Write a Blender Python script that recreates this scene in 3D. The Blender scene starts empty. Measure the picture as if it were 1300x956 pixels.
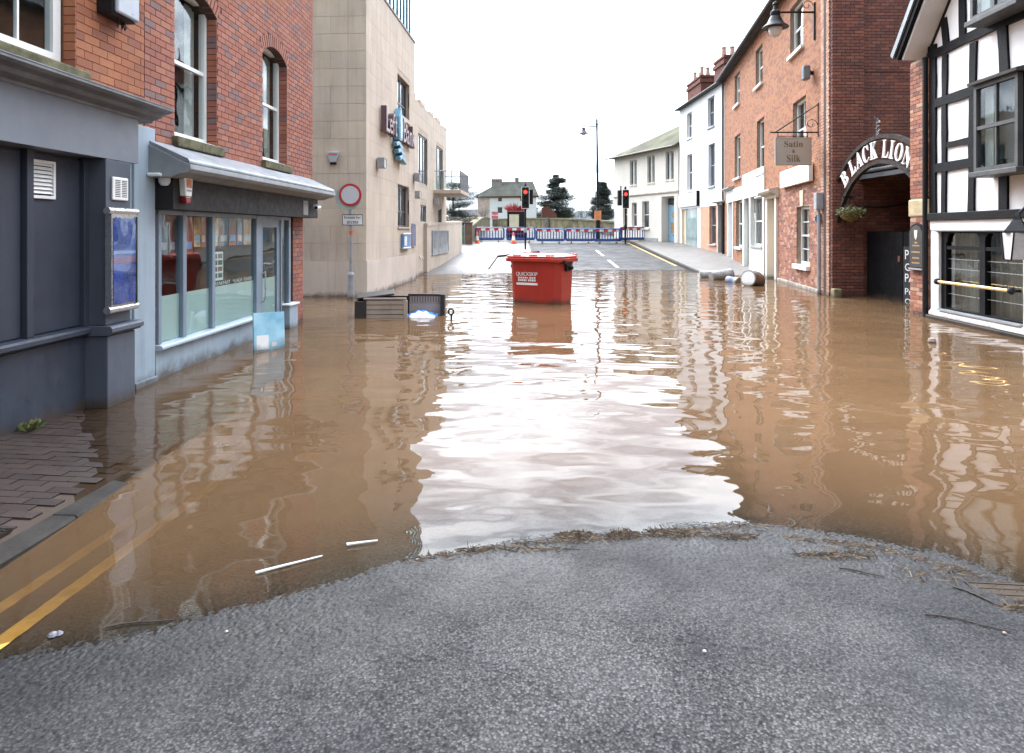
import bpy, math, random
import numpy as np
from mathutils import Matrix, Vector

random.seed(7)
SC = bpy.context.scene
COL = SC.collection
R = math.radians

# ------------------------------------------------------------------ camera
cam_data = bpy.data.cameras.new('camera')
cam_data.lens = 24.0
cam_data.sensor_width = 36.0
cam_data.shift_y = -184.0 / 1300.0
cam_data.clip_start = 0.05
cam_data.clip_end = 6000
cam = bpy.data.objects.new('camera', cam_data)
cam.location = (0, 0, 1.7)
cam.rotation_euler = (R(90), 0, 0)
COL.objects.link(cam)
SC.camera = cam

# ------------------------------------------------------------------ world: bright, thinly broken overcast
SUN_EL, SUN_AZ = 38.0, -16.0            # degrees; azimuth from straight ahead (+Y), negative to the left
world = bpy.data.worlds.new('World')
SC.world = world
world.use_nodes = True
wn, wl = world.node_tree.nodes, world.node_tree.links
wn.clear()
w_out = wn.new('ShaderNodeOutputWorld')
w_bg = wn.new('ShaderNodeBackground')
w_sky = wn.new('ShaderNodeTexSky')
w_sky.sky_type = 'NISHITA'
w_sky.sun_disc = False
w_sky.sun_elevation = R(SUN_EL)
w_sky.sun_rotation = R(SUN_AZ)
w_tc = wn.new('ShaderNodeTexCoord')
w_sep = wn.new('ShaderNodeSeparateXYZ')
wl.new(w_tc.outputs['Generated'], w_sep.inputs[0])
w_add = wn.new('ShaderNodeMath'); w_add.operation = 'ADD'; w_add.inputs[1].default_value = 0.22
w_abs = wn.new('ShaderNodeMath'); w_abs.operation = 'ABSOLUTE'
wl.new(w_sep.outputs['Z'], w_abs.inputs[0]); wl.new(w_abs.outputs[0], w_add.inputs[0])
w_dx = wn.new('ShaderNodeMath'); w_dx.operation = 'DIVIDE'
w_dy = wn.new('ShaderNodeMath'); w_dy.operation = 'DIVIDE'
wl.new(w_sep.outputs['X'], w_dx.inputs[0]); wl.new(w_add.outputs[0], w_dx.inputs[1])
wl.new(w_sep.outputs['Y'], w_dy.inputs[0]); wl.new(w_add.outputs[0], w_dy.inputs[1])
w_cmb = wn.new('ShaderNodeCombineXYZ')
wl.new(w_dx.outputs[0], w_cmb.inputs[0]); wl.new(w_dy.outputs[0], w_cmb.inputs[1])
w_noise = wn.new('ShaderNodeTexNoise')
w_noise.inputs['Scale'].default_value = 2.2
w_noise.inputs['Detail'].default_value = 6.0
w_noise.inputs['Roughness'].default_value = 0.55
w_map = wn.new('ShaderNodeMapping'); w_map.inputs['Location'].default_value = (7.3, 4.2, 0)
wl.new(w_cmb.outputs[0], w_map.inputs[0])
wl.new(w_map.outputs[0], w_noise.inputs['Vector'])
w_ramp = wn.new('ShaderNodeValToRGB')
for _ in range(2):
    w_ramp.color_ramp.elements.new(0.5)
for e_, (p_, c_) in zip(w_ramp.color_ramp.elements, ((0.34, (0.20, 0.222, 0.255)), (0.43, (0.37, 0.40, 0.45)), (0.53, (0.74, 0.77, 0.81)), (0.63, (1.0, 1.0, 1.0)))):
    e_.position = p_
    e_.color = (*c_, 1)
wl.new(w_noise.outputs['Fac'], w_ramp.inputs[0])
w_gain = wn.new('ShaderNodeMix'); w_gain.data_type = 'RGBA'; w_gain.blend_type = 'MULTIPLY'
w_gain.inputs['Factor'].default_value = 1.0
w_gain.inputs['B'].default_value = (19.6, 20.4, 21.6, 1)     # cloud deck luminance
# thin cloud glows towards the hidden sun
w_dot = wn.new('ShaderNodeVectorMath'); w_dot.operation = 'DOT_PRODUCT'
w_dot.inputs[1].default_value = (math.sin(R(SUN_AZ)) * math.cos(R(SUN_EL)), math.cos(R(SUN_AZ)) * math.cos(R(SUN_EL)), math.sin(R(SUN_EL)))
wl.new(w_tc.outputs['Generated'], w_dot.inputs[0])
w_glow = wn.new('ShaderNodeMapRange'); w_glow.interpolation_type = 'SMOOTHSTEP'
w_glow.inputs['From Min'].default_value = -0.1; w_glow.inputs['From Max'].default_value = 1.0
w_glow.inputs['To Min'].default_value = 0.50; w_glow.inputs['To Max'].default_value = 2.1
wl.new(w_dot.outputs['Value'], w_glow.inputs['Value'])
w_lit = wn.new('ShaderNodeMix'); w_lit.data_type = 'RGBA'; w_lit.blend_type = 'MULTIPLY'; w_lit.inputs['Factor'].default_value = 1.0
wl.new(w_ramp.outputs[0], w_lit.inputs['A']); wl.new(w_glow.outputs[0], w_lit.inputs['B'])
# overcast law: the deck is dimmer towards the horizon
w_cie = wn.new('ShaderNodeMapRange'); w_cie.inputs['From Min'].default_value = 0.0; w_cie.inputs['From Max'].default_value = 0.75
w_cie.inputs['To Min'].default_value = 0.20; w_cie.inputs['To Max'].default_value = 1.0
wl.new(w_sep.outputs['Z'], w_cie.inputs['Value'])
w_dim = wn.new('ShaderNodeMix'); w_dim.data_type = 'RGBA'; w_dim.blend_type = 'MULTIPLY'; w_dim.inputs['Factor'].default_value = 1.0
wl.new(w_lit.outputs['Result'], w_dim.inputs['A']); wl.new(w_cie.outputs[0], w_dim.inputs['B'])
wl.new(w_dim.outputs['Result'], w_gain.inputs['A'])
w_mix = wn.new('ShaderNodeMix'); w_mix.data_type = 'RGBA'
w_mix.inputs['Factor'].default_value = 0.93
wl.new(w_sky.outputs[0], w_mix.inputs['A'])
wl.new(w_gain.outputs['Result'], w_mix.inputs['B'])
wl.new(w_mix.outputs['Result'], w_bg.inputs['Color'])
w_bg.inputs['Strength'].default_value = 0.10
wl.new(w_bg.outputs[0], w_out.inputs['Surface'])

sun_data = bpy.data.lights.new('sun', 'SUN')
sun_data.energy = 1.1
sun_data.angle = R(26)
sun_data.color = (1.0, 0.97, 0.94)
sun = bpy.data.objects.new('sun', sun_data)
sd = Vector((math.sin(R(SUN_AZ)) * math.cos(R(SUN_EL)), math.cos(R(SUN_AZ)) * math.cos(R(SUN_EL)), math.sin(R(SUN_EL))))
sun.rotation_euler = sd.to_track_quat('Z', 'Y').to_euler()
sun.location = (0, 10, 40)
COL.objects.link(sun)

SC.view_settings.view_transform = 'Standard'
SC.view_settings.look = 'None'
SC.view_settings.gamma = 1.0
SC.view_settings.use_curve_mapping = False
SC.view_settings.exposure = 1.86
SC.render.engine = 'CYCLES'
SC.cycles.use_denoising = True
SC.cycles.max_bounces = 8
SC.cycles.transparent_max_bounces = 16
SC.cycles.caustics_reflective = False
SC.cycles.caustics_refractive = False
SC.cycles.sample_clamp_indirect = 8.0

# ================================================================== materials
MATS = {}


def new_mat(name):
    m = bpy.data.materials.new(name)
    m.use_nodes = True
    nt = m.node_tree
    nt.nodes.clear()
    out = nt.nodes.new('ShaderNodeOutputMaterial')
    return m, nt.nodes, nt.links, out


def noise(nodes, links, scale, detail=4.0, rough=0.55, vec=None):
    n = nodes.new('ShaderNodeTexNoise')
    n.inputs['Scale'].default_value = scale
    n.inputs['Detail'].default_value = detail
    n.inputs['Roughness'].default_value = rough
    if vec is not None:
        links.new(vec, n.inputs['Vector'])
    return n.outputs['Fac']


def ramp(nodes, links, fac, stops, interp='LINEAR'):
    r = nodes.new('ShaderNodeValToRGB')
    r.color_ramp.interpolation = interp
    while len(r.color_ramp.elements) < len(stops):
        r.color_ramp.elements.new(0.5)
    for e, (p, c) in zip(r.color_ramp.elements, stops):
        e.position = p
        e.color = (c, c, c, 1) if isinstance(c, (int, float)) else (c[0], c[1], c[2], 1)
    links.new(fac, r.inputs[0])
    return r.outputs[0]


def mixc(nodes, links, fac, a, b, mode='MIX'):
    m = nodes.new('ShaderNodeMix'); m.data_type = 'RGBA'; m.blend_type = mode
    for sock, v in (('Factor', fac), ('A', a), ('B', b)):
        if isinstance(v, (int, float)):
            m.inputs[sock].default_value = v if sock == 'Factor' else (v, v, v, 1)
        elif isinstance(v, tuple):
            m.inputs[sock].default_value = (v[0], v[1], v[2], 1)
        else:
            links.new(v, m.inputs[sock])
    return m.outputs['Result']


def math_(nodes, links, op, a, b=0.0):
    m = nodes.new('ShaderNodeMath'); m.operation = op
    for i, v in enumerate((a, b)):
        if isinstance(v, (int, float)):
            m.inputs[i].default_value = v
        else:
            links.new(v, m.inputs[i])
    return m.outputs[0]


def world_pos(nodes):
    return nodes.new('ShaderNodeNewGeometry').outputs['Position']


def bump(nodes, links, height, dist, strength=1.0):
    b = nodes.new('ShaderNodeBump')
    b.inputs['Strength'].default_value = strength
    b.inputs['Distance'].default_value = dist
    links.new(height, b.inputs['Height'])
    return b.outputs[0]


def mud(n, l, p, base):
    """silt left on whatever stands at the flood line"""
    sep = n.new('ShaderNodeSeparateXYZ'); l.new(p, sep.inputs[0])
    wob = math_(n, l, 'MULTIPLY', noise(n, l, 3.2, 5.0, 0.65, p), 0.34)
    f = ramp(n, l, math_(n, l, 'SUBTRACT', math_(n, l, 'ADD', sep.outputs['Z'], 0.17), wob), [(0.015, 0.78), (0.05, 0.5), (0.14, 0.0)])
    return mixc(n, l, f, base, (0.052, 0.034, 0.020))


def M(name, col, rough=0.7, var=0.18, vs=2.5, bs=60.0, bd=0.0015, metal=0.0, col2=None, spec=0.5, streak=0.0, muddy=True):
    """plain procedural paint / stone / metal: two-tone mottling, fine relief, optional weather streaks"""
    if name in MATS:
        return MATS[name]
    m, n, l, out = new_mat(name)
    p = world_pos(n)
    f = noise(n, l, vs, 5.0, 0.6, p)
    c2 = col2 or tuple(min(1, c * (1 + var)) for c in col)
    c1 = tuple(c * (1 - var) for c in col)
    base = ramp(n, l, f, [(0.32, c1), (0.68, c2)])
    if streak > 0:
        mp = n.new('ShaderNodeMapping'); mp.inputs['Scale'].default_value = (7, 7, 0.5)
        l.new(p, mp.inputs['Vector'])
        sf = ramp(n, l, noise(n, l, 1.0, 5.0, 0.7, mp.outputs[0]), [(0.5, 0.0), (0.78, streak)])
        base = mixc(n, l, sf, base, tuple(c * 0.45 for c in col))
    base = mud(n, l, p, base) if muddy else base
    b = n.new('ShaderNodeBsdfPrincipled')
    l.new(base, b.inputs['Base Color'])
    rf = ramp(n, l, noise(n, l, vs * 6, 3.0, 0.6, p), [(0.3, max(0.03, rough - 0.1)), (0.7, min(1.0, rough + 0.1))])
    l.new(rf, b.inputs['Roughness'])
    b.inputs['Metallic'].default_value = metal
    b.inputs['Specular IOR Level'].default_value = spec
    if bd > 0:
        l.new(bump(n, l, noise(n, l, bs, 4.0, 0.6, p), bd), b.inputs['Normal'])
    l.new(b.outputs[0], out.inputs['Surface'])
    MATS[name] = m
    return m


def brick_mat(name, tones, stain=0.25, rough=0.85, muddy=True, speck=0.35, streak=0.0):
    """one tone per brick: each island / object draws its own colour"""
    if name in MATS:
        return MATS[name]
    m, n, l, out = new_mat(name)
    g = n.new('ShaderNodeNewGeometry')
    oi = n.new('ShaderNodeObjectInfo')
    rnd = math_(n, l, 'FRACT', math_(n, l, 'ADD', g.outputs['Random Per Island'], oi.outputs['Random']))
    k = len(tones)
    base = ramp(n, l, rnd, [(i / k, t) for i, t in enumerate(tones)], 'CONSTANT')
    p = g.outputs['Position']
    base = mixc(n, l, ramp(n, l, noise(n, l, 22, 5.0, 0.7, p), [(0.35, 0.0), (0.75, speck)]), base, tuple(c * 0.55 for c in tones[0]))
    base = mixc(n, l, ramp(n, l, noise(n, l, 0.9, 5.0, 0.65, p), [(0.42, 0.0), (0.72, stain)]), base, (0.05, 0.035, 0.03))
    if streak > 0:
        mp = n.new('ShaderNodeMapping'); mp.inputs['Scale'].default_value = (5, 5, 0.35)
        l.new(p, mp.inputs['Vector'])
        sf = ramp(n, l, noise(n, l, 1.0, 6.0, 0.7, mp.outputs[0]), [(0.46, 0.0), (0.76, streak)])
        base = mixc(n, l, sf, base, tuple(c * 0.35 for c in tones[0]))
    base = mud(n, l, p, base) if muddy else base
    b = n.new('ShaderNodeBsdfPrincipled')
    l.new(base, b.inputs['Base Color'])
    b.inputs['Roughness'].default_value = rough
    l.new(bump(n, l, noise(n, l, 70, 5.0, 0.65, p), 0.004), b.inputs['Normal'])
    l.new(b.outputs[0], out.inputs['Surface'])
    MATS[name] = m
    return m


def glass_mat(name, tint=(0.9, 0.95, 0.95)):
    """thin window glass: clear sheet with a mirror layer that grows at grazing angles"""
    if name in MATS:
        return MATS[name]
    m, n, l, out = new_mat(name)
    t = n.new('ShaderNodeBsdfTransparent'); t.inputs['Color'].default_value = (*tint, 1)
    gl = n.new('ShaderNodeBsdfGlossy'); gl.inputs['Roughness'].default_value = 0.01
    p = world_pos(n)
    bn = bump(n, l, noise(n, l, 1.3, 2.0, 0.5, p), 0.006)
    l.new(bn, gl.inputs['Normal'])
    lw_ = n.new('ShaderNodeLayerWeight'); lw_.inputs['Blend'].default_value = 0.5
    f5 = math_(n, l, 'POWER', lw_.outputs['Facing'], 5.0)
    fr_ = math_(n, l, 'ADD', math_(n, l, 'MULTIPLY', f5, 0.9), 0.045)
    mx = n.new('ShaderNodeMixShader')
    l.new(fr_, mx.inputs[0]); l.new(t.outputs[0], mx.inputs[1]); l.new(gl.outputs[0], mx.inputs[2])
    l.new(mx.outputs[0], out.inputs['Surface'])
    MATS[name] = m
    return m


def emit_mat(name, col, strength):
    m, n, l, out = new_mat(name)
    e = n.new('ShaderNodeEmission')
    e.inputs['Color'].default_value = (*col, 1)
    e.inputs['Strength'].default_value = strength
    l.new(e.outputs[0], out.inputs['Surface'])
    return m


def asphalt_mat():
    m, n, l, out = new_mat('asphalt')
    p = world_pos(n)
    v = n.new('ShaderNodeTexVoronoi'); v.inputs['Scale'].default_value = 98
    l.new(p, v.inputs['Vector'])
    chip = ramp(n, l, v.outputs['Color'], [(0.25, (0.040, 0.038, 0.037)), (0.45, (0.066, 0.064, 0.062)), (0.65, (0.092, 0.089, 0.087)), (0.9, (0.145, 0.141, 0.137))])
    gap = ramp(n, l, v.outputs['Distance'], [(0.35, 0.0), (0.75, 1.0)])
    base = mixc(n, l, gap, chip, (0.010, 0.010, 0.011))
    patch = ramp(n, l, noise(n, l, 1.1, 5.0, 0.62, p), [(0.44, 0.0), (0.76, 0.35)])
    base = mixc(n, l, patch, base, (0.115, 0.112, 0.110))
    worn = ramp(n, l, noise(n, l, 0.55, 6.0, 0.7, p), [(0.40, 0.65), (0.56, 0.0)])
    base = mixc(n, l, worn, base, (0.018, 0.018, 0.020))                     # dried silt film
    crack_v = n.new('ShaderNodeTexVoronoi'); crack_v.feature = 'DISTANCE_TO_EDGE'; crack_v.inputs['Scale'].default_value = 0.55
    cw = n.new('ShaderNodeMapping'); l.new(p, cw.inputs['Vector'])
    wob = n.new('ShaderNodeTexNoise'); wob.inputs['Scale'].default_value = 2.5; l.new(p, wob.inputs['Vector'])
    pv = n.new('ShaderNodeVectorMath'); pv.operation = 'ADD'; l.new(p, pv.inputs[0]); l.new(wob.outputs['Color'], pv.inputs[1])
    l.new(pv.outputs[0], crack_v.inputs['Vector'])
    cr = ramp(n, l, crack_v.outputs['Distance'], [(0.0, 0.55), (0.006, 0.0)])
    base = mixc(n, l, math_(n, l, 'MULTIPLY', cr, ramp(n, l, noise(n, l, 0.7, 2, 0.5, p), [(0.5, 0.0), (0.62, 1.0)])), base, (0.015, 0.015, 0.015))
    # soaked where it lies at or below the water line
    sep = n.new('ShaderNodeSeparateXYZ'); l.new(p, sep.inputs[0])
    wz = math_(n, l, 'ADD', sep.outputs['Z'], math_(n, l, 'MULTIPLY', noise(n, l, 2.2, 5, 0.65, p), -0.045))
    wet = ramp(n, l, wz, [(-0.02, 1.0), (0.004, 0.85), (0.034, 0.0)])
    base = mixc(n, l, math_(n, l, 'MULTIPLY', wet, 0.4), base, (0.015, 0.014, 0.013))
    b = n.new('ShaderNodeBsdfPrincipled')
    l.new(base, b.inputs['Base Color'])
    rr = ramp(n, l, noise(n, l, 1.6, 4, 0.6, p), [(0.35, 0.70), (0.7, 0.95)])
    l.new(math_(n, l, 'SUBTRACT', rr, math_(n, l, 'MULTIPLY', wet, 0.2)), b.inputs['Roughness'])
    b.inputs['Specular IOR Level'].default_value = 0.22
    hgt = math_(n, l, 'SUBTRACT', 1.0, v.outputs['Distance'])
    l.new(bump(n, l, hgt, 0.0010, 1.0), b.inputs['Normal'])
    l.new(b.outputs[0], out.inputs['Surface'])
    return m


def water_mat():
    """silty flood water: mirror layer by Fresnel over a body that turns opaque with depth"""
    m, n, l, out = new_mat('flood_water')
    p = world_pos(n)
    mp1 = n.new('ShaderNodeMapping'); mp1.inputs['Scale'].default_value = (0.8, 1.15, 1); mp1.inputs['Rotation'].default_value = (0, 0, 0.35)
    l.new(p, mp1.inputs['Vector'])
    h1 = math_(n, l, 'MULTIPLY', noise(n, l, 1.5, 1.5, 0.4, mp1.outputs[0]), 0.026)
    mp2 = n.new('ShaderNodeMapping'); mp2.inputs['Scale'].default_value = (0.78, 1.15, 1); mp2.inputs['Rotation'].default_value = (0, 0, -0.12)
    l.new(p, mp2.inputs['Vector'])
    h2 = math_(n, l, 'MULTIPLY', noise(n, l, 4.0, 1.5, 0.45, mp2.outputs[0]), 0.0068)
    zone = ramp(n, l, noise(n, l, 0.45, 3.0, 0.5, p), [(0.40, 0.06), (0.66, 1.0)])
    h = math_(n, l, 'ADD', h1, math_(n, l, 'MULTIPLY', h2, zone))
    bp = n.new('ShaderNodeBump'); bp.inputs['Strength'].default_value = 1.0; bp.inputs['Distance'].default_value = 1.0
    l.new(h, bp.inputs['Height'])
    gl = n.new('ShaderNodeBsdfGlossy'); gl.inputs['Roughness'].default_value = 0.015
    l.new(bp.outputs[0], gl.inputs['Normal'])
    fr = n.new('ShaderNodeFresnel'); fr.inputs['IOR'].default_value = 1.333
    l.new(bp.outputs[0], fr.inputs['Normal'])
    silt = ramp(n, l, noise(n, l, 0.35, 4.0, 0.6, p), [(0.3, (0.112, 0.066, 0.034)), (0.7, (0.158, 0.094, 0.049))])
    df = n.new('ShaderNodeBsdfDiffuse'); l.new(silt, df.inputs['Color'])
    tr = n.new('ShaderNodeBsdfTransparent'); tr.inputs['Color'].default_value = (0.86, 0.78, 0.66, 1)
    at = n.new('ShaderNodeAttribute'); at.attribute_name = 'depth'
    op = math_(n, l, 'SUBTRACT', 1.0, math_(n, l, 'POWER', 2.718, math_(n, l, 'MULTIPLY', at.outputs['Fac'], -19.0)))
    body = n.new('ShaderNodeMixShader')
    l.new(op, body.inputs[0]); l.new(tr.outputs[0], body.inputs[1]); l.new(df.outputs[0], body.inputs[2])
    mx = n.new('ShaderNodeMixShader')
    l.new(fr.outputs[0], mx.inputs[0]); l.new(body.outputs[0], mx.inputs[1]); l.new(gl.outputs[0], mx.inputs[2])
    l.new(mx.outputs[0], out.inputs['Surface'])
    return m


def leaf_mat(name, tones):
    m, n, l, out = new_mat(name)
    g = n.new('ShaderNodeNewGeometry')
    base = ramp(n, l, g.outputs['Random Per Island'], [(i / len(tones), t) for i, t in enumerate(tones)], 'CONSTANT')
    b = n.new('ShaderNodeBsdfPrincipled'); l.new(base, b.inputs['Base Color']); b.inputs['Roughness'].default_value = 0.75
    l.new(b.outputs[0], out.inputs['Surface'])
    return m


def pavior_mat():
    m = brick_mat('pavior', [(0.040, 0.025, 0.020), (0.046, 0.029, 0.023), (0.034, 0.022, 0.018), (0.052, 0.034, 0.027), (0.043, 0.029, 0.024)], 0.35, 0.42, False)
    return m


asphalt = asphalt_mat()
water_m = water_mat()
glass = glass_mat('window_glass')
glass_blue = glass_mat('tinted_glass', (0.62, 0.80, 0.84))
far_glass = M('far_glass', (0.035, 0.04, 0.045), 0.08, 0.2, 0.8, 3, 0.004, spec=0.9)
red_brick = brick_mat('red_brick', [(0.30, 0.105, 0.068), (0.34, 0.125, 0.078), (0.27, 0.095, 0.066), (0.37, 0.15, 0.09), (0.31, 0.12, 0.085), (0.35, 0.14, 0.10), (0.20, 0.12, 0.115), (0.33, 0.11, 0.065)], 0.18)
orange_brick = brick_mat('orange_brick', [(0.33, 0.112, 0.050), (0.36, 0.130, 0.058), (0.29, 0.098, 0.048), (0.38, 0.142, 0.064), (0.31, 0.115, 0.060), (0.25, 0.088, 0.050)], 0.3)
terrace_brick = brick_mat('terrace_brick', [(0.30, 0.118, 0.050), (0.35, 0.142, 0.058), (0.25, 0.095, 0.044), (0.32, 0.140, 0.068), (0.21, 0.085, 0.046), (0.36, 0.138, 0.052)], 0.12, 0.85, True, 0.2)
mixed_brick = brick_mat('mixed_brick', [(0.31, 0.11, 0.06), (0.38, 0.17, 0.10), (0.26, 0.085, 0.05), (0.44, 0.26, 0.17), (0.15, 0.06, 0.048), (0.34, 0.13, 0.068), (0.24, 0.10, 0.07)], 0.15)
dark_brick = brick_mat('sooty_brick', [(0.20, 0.066, 0.042), (0.165, 0.058, 0.042), (0.23, 0.078, 0.047), (0.14, 0.052, 0.042), (0.25, 0.095, 0.062), (0.185, 0.07, 0.05)], 0.45)
pale_brick = brick_mat('pale_brick', [(0.46, 0.27, 0.18), (0.42, 0.22, 0.14), (0.50, 0.32, 0.23), (0.40, 0.20, 0.125)], 0.15)
mortar_dark = M('mortar_dark', (0.07, 0.045, 0.04), 0.95, 0.2, 8)
mortar_pale = M('mortar_pale', (0.25, 0.195, 0.145), 0.95, 0.2, 8)
mortar_orange = M('mortar_orange', (0.25, 0.12, 0.065), 0.95, 0.2, 8)
shop_dark = M('slate_paint', (0.034, 0.040, 0.056), 0.5, 0.12, 1.5, 30, 0.0006, spec=0.3, streak=0.38)
shop_mid = M('slate_paint_pale', (0.155, 0.17, 0.20), 0.5, 0.08, 1.2, 30, 0.0006, streak=0.12)
shop_pil = M('slate_paint_mid', (0.075, 0.085, 0.108), 0.5, 0.10, 1.2, 30, 0.0006, spec=0.3, streak=0.38)
shop_light = M('blue_grey_render', (0.29, 0.36, 0.42), 0.55, 0.08, 1.4, 50, 0.0008, streak=0.38)
shop_blue = M('blue_grey_paint', (0.19, 0.245, 0.305), 0.42, 0.08, 1.4, 40, 0.0005, streak=0.38)
fascia_black = M('charcoal_board', (0.017, 0.0155, 0.015), 0.6, 0.35, 2.0, spec=0.2)
lead_grey = M('lead', (0.24, 0.25, 0.265), 0.5, 0.25, 3.0, 12, 0.004, 0.2, streak=0.3)
cornice_grey = M('cornice_paint', (0.15, 0.155, 0.165), 0.6, 0.25, 3.0, streak=0.4)
white_paint = M('white_paint', (0.74, 0.74, 0.72), 0.45, 0.06, 1.5, streak=0.12)
white_render = M('white_render', (0.66, 0.67, 0.685), 0.85, 0.05, 0.8, 25, 0.003, streak=0.10)
cream_render = M('cream_render', (0.66, 0.61, 0.53), 0.85, 0.06, 0.8, 25, 0.003, streak=0.12)
cream_paint = M('cream_paint', (0.66, 0.55, 0.37), 0.5, 0.06, 1.5)
mossy_stone = M('mossy_stone', (0.075, 0.065, 0.03), 0.95, 0.4, 7.0, 40, 0.006, col2=(0.16, 0.145, 0.075))
sandstone = brick_mat('sandstone', [(0.55, 0.465, 0.375), (0.57, 0.48, 0.385), (0.53, 0.45, 0.365), (0.56, 0.465, 0.37), (0.54, 0.46, 0.38), (0.58, 0.49, 0.39)], 0.16, 0.85, True, 0.15, 0.42)
sandstone_side = sandstone
plinth_stone = M('plinth_stone', (0.56, 0.48, 0.41), 0.8, 0.08, 1.0, 90, 0.0012, streak=0.35)
joint_stone = M('stone_joint', (0.42, 0.355, 0.28), 0.95, 0.1, 3)
black_timber = M('black_timber', (0.0055, 0.0055, 0.0065), 0.6, 0.45, 5.0, 30, 0.006, spec=0.12)
black_iron = M('black_iron', (0.007, 0.007, 0.008), 0.5, 0.3, 5.0, spec=0.25)
black_plastic = M('black_plastic', (0.008, 0.008, 0.009), 0.5, 0.2, 5.0, spec=0.25)
white_plastic = M('white_plastic', (0.72, 0.72, 0.70), 0.35, 0.05, 3.0)
steel = M('steel', (0.52, 0.53, 0.54), 0.32, 0.1, 4.0, metal=0.9)
galv = M('galvanised_steel', (0.30, 0.315, 0.335), 0.5, 0.15, 5.0, metal=0.4)
brass = M('brass', (0.72, 0.50, 0.20), 0.3, 0.12, 6.0, metal=0.85)
gold = M('gold_leaf', (0.42, 0.25, 0.10), 0.5, 0.1, 6.0)
bin_red = M('red_plastic', (0.37, 0.024, 0.011), 0.45, 0.12, 2.5, 40, 0.0008, streak=0.15)
bin_lid = M('red_plastic_lid', (0.46, 0.030, 0.015), 0.32, 0.10, 2.0, 40, 0.0006)
slate_roof = M('slate_roof', (0.07, 0.07, 0.075), 0.85, 0.3, 2.0, 8, 0.01, spec=0.2)
lichen_roof = M('lichen_roof', (0.085, 0.08, 0.07), 0.95, 0.3, 0.7, 8, 0.01, col2=(0.135, 0.135, 0.075), spec=0.1)
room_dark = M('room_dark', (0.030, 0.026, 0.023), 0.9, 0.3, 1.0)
curtain_m = M('curtain', (0.36, 0.34, 0.31), 0.9, 0.1, 3.0)
frost_m = M('frosted_film', (0.50, 0.60, 0.56), 0.55, 0.05, 1.0, 20, 0.0002)
panel_white = M('lime_panel', (0.78, 0.755, 0.74), 0.85, 0.05, 1.5, 30, 0.004, streak=0.12)
stone_wall_m = M('mossy_wall', (0.10, 0.085, 0.05), 0.95, 0.4, 1.3, 6, 0.03, col2=(0.20, 0.175, 0.10), spec=0.1)
bark_m = M('bark', (0.05, 0.045, 0.04), 0.95, 0.3, 4)
hill_m = M('hazed_hill', (0.115, 0.135, 0.145), 1.0, 0.25, 0.03, 0.2, 0.3)  # grey-blue base colour carries the distance haze; no haze volume is built
kerb_m = M('kerb_stone', (0.036, 0.031, 0.027), 0.75, 0.3, 4.0, 60, 0.003, spec=0.2, muddy=False)
flag_m = M('wet_paving', (0.13, 0.12, 0.11), 0.55, 0.2, 1.6, 40, 0.003, spec=0.35, muddy=False)
yellow_line = M('yellow_line', (0.50, 0.31, 0.06), 0.6, 0.25, 9.0, 60, 0.002, muddy=False)
white_line = M('white_line', (0.62, 0.62, 0.60), 0.6, 0.25, 6.0, 60, 0.002, muddy=False)
blue_frame = M('blue_plastic', (0.012, 0.05, 0.20), 0.45, 0.15, 3.0)
red_refl = M('red_reflective', (0.45, 0.025, 0.03), 0.35, 0.1, 3.0)
orange_m = M('orange_plastic', (0.62, 0.10, 0.02), 0.5, 0.1, 3.0)
straw_m = leaf_mat('straw', [(0.050, 0.030, 0.014), (0.080, 0.050, 0.024), (0.030, 0.019, 0.011), (0.15, 0.105, 0.058), (0.018, 0.013, 0.010), (0.06, 0.033, 0.016)])
cedar_m = leaf_mat('hazed_cedar_needles', [(0.056, 0.075, 0.062), (0.072, 0.092, 0.074), (0.046, 0.060, 0.054), (0.09, 0.108, 0.085)])  # needle tones lightened: distance haze is put into the colour
leaf_green = leaf_mat('basket_leaves', [(0.06, 0.09, 0.02), (0.10, 0.11, 0.03), (0.035, 0.055, 0.015), (0.14, 0.12, 0.05)])
red_leaf = leaf_mat('red_leaves', [(0.30, 0.03, 0.03), (0.18, 0.02, 0.025), (0.42, 0.06, 0.05), (0.10, 0.02, 0.02)])

# ================================================================== mesh helpers


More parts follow.
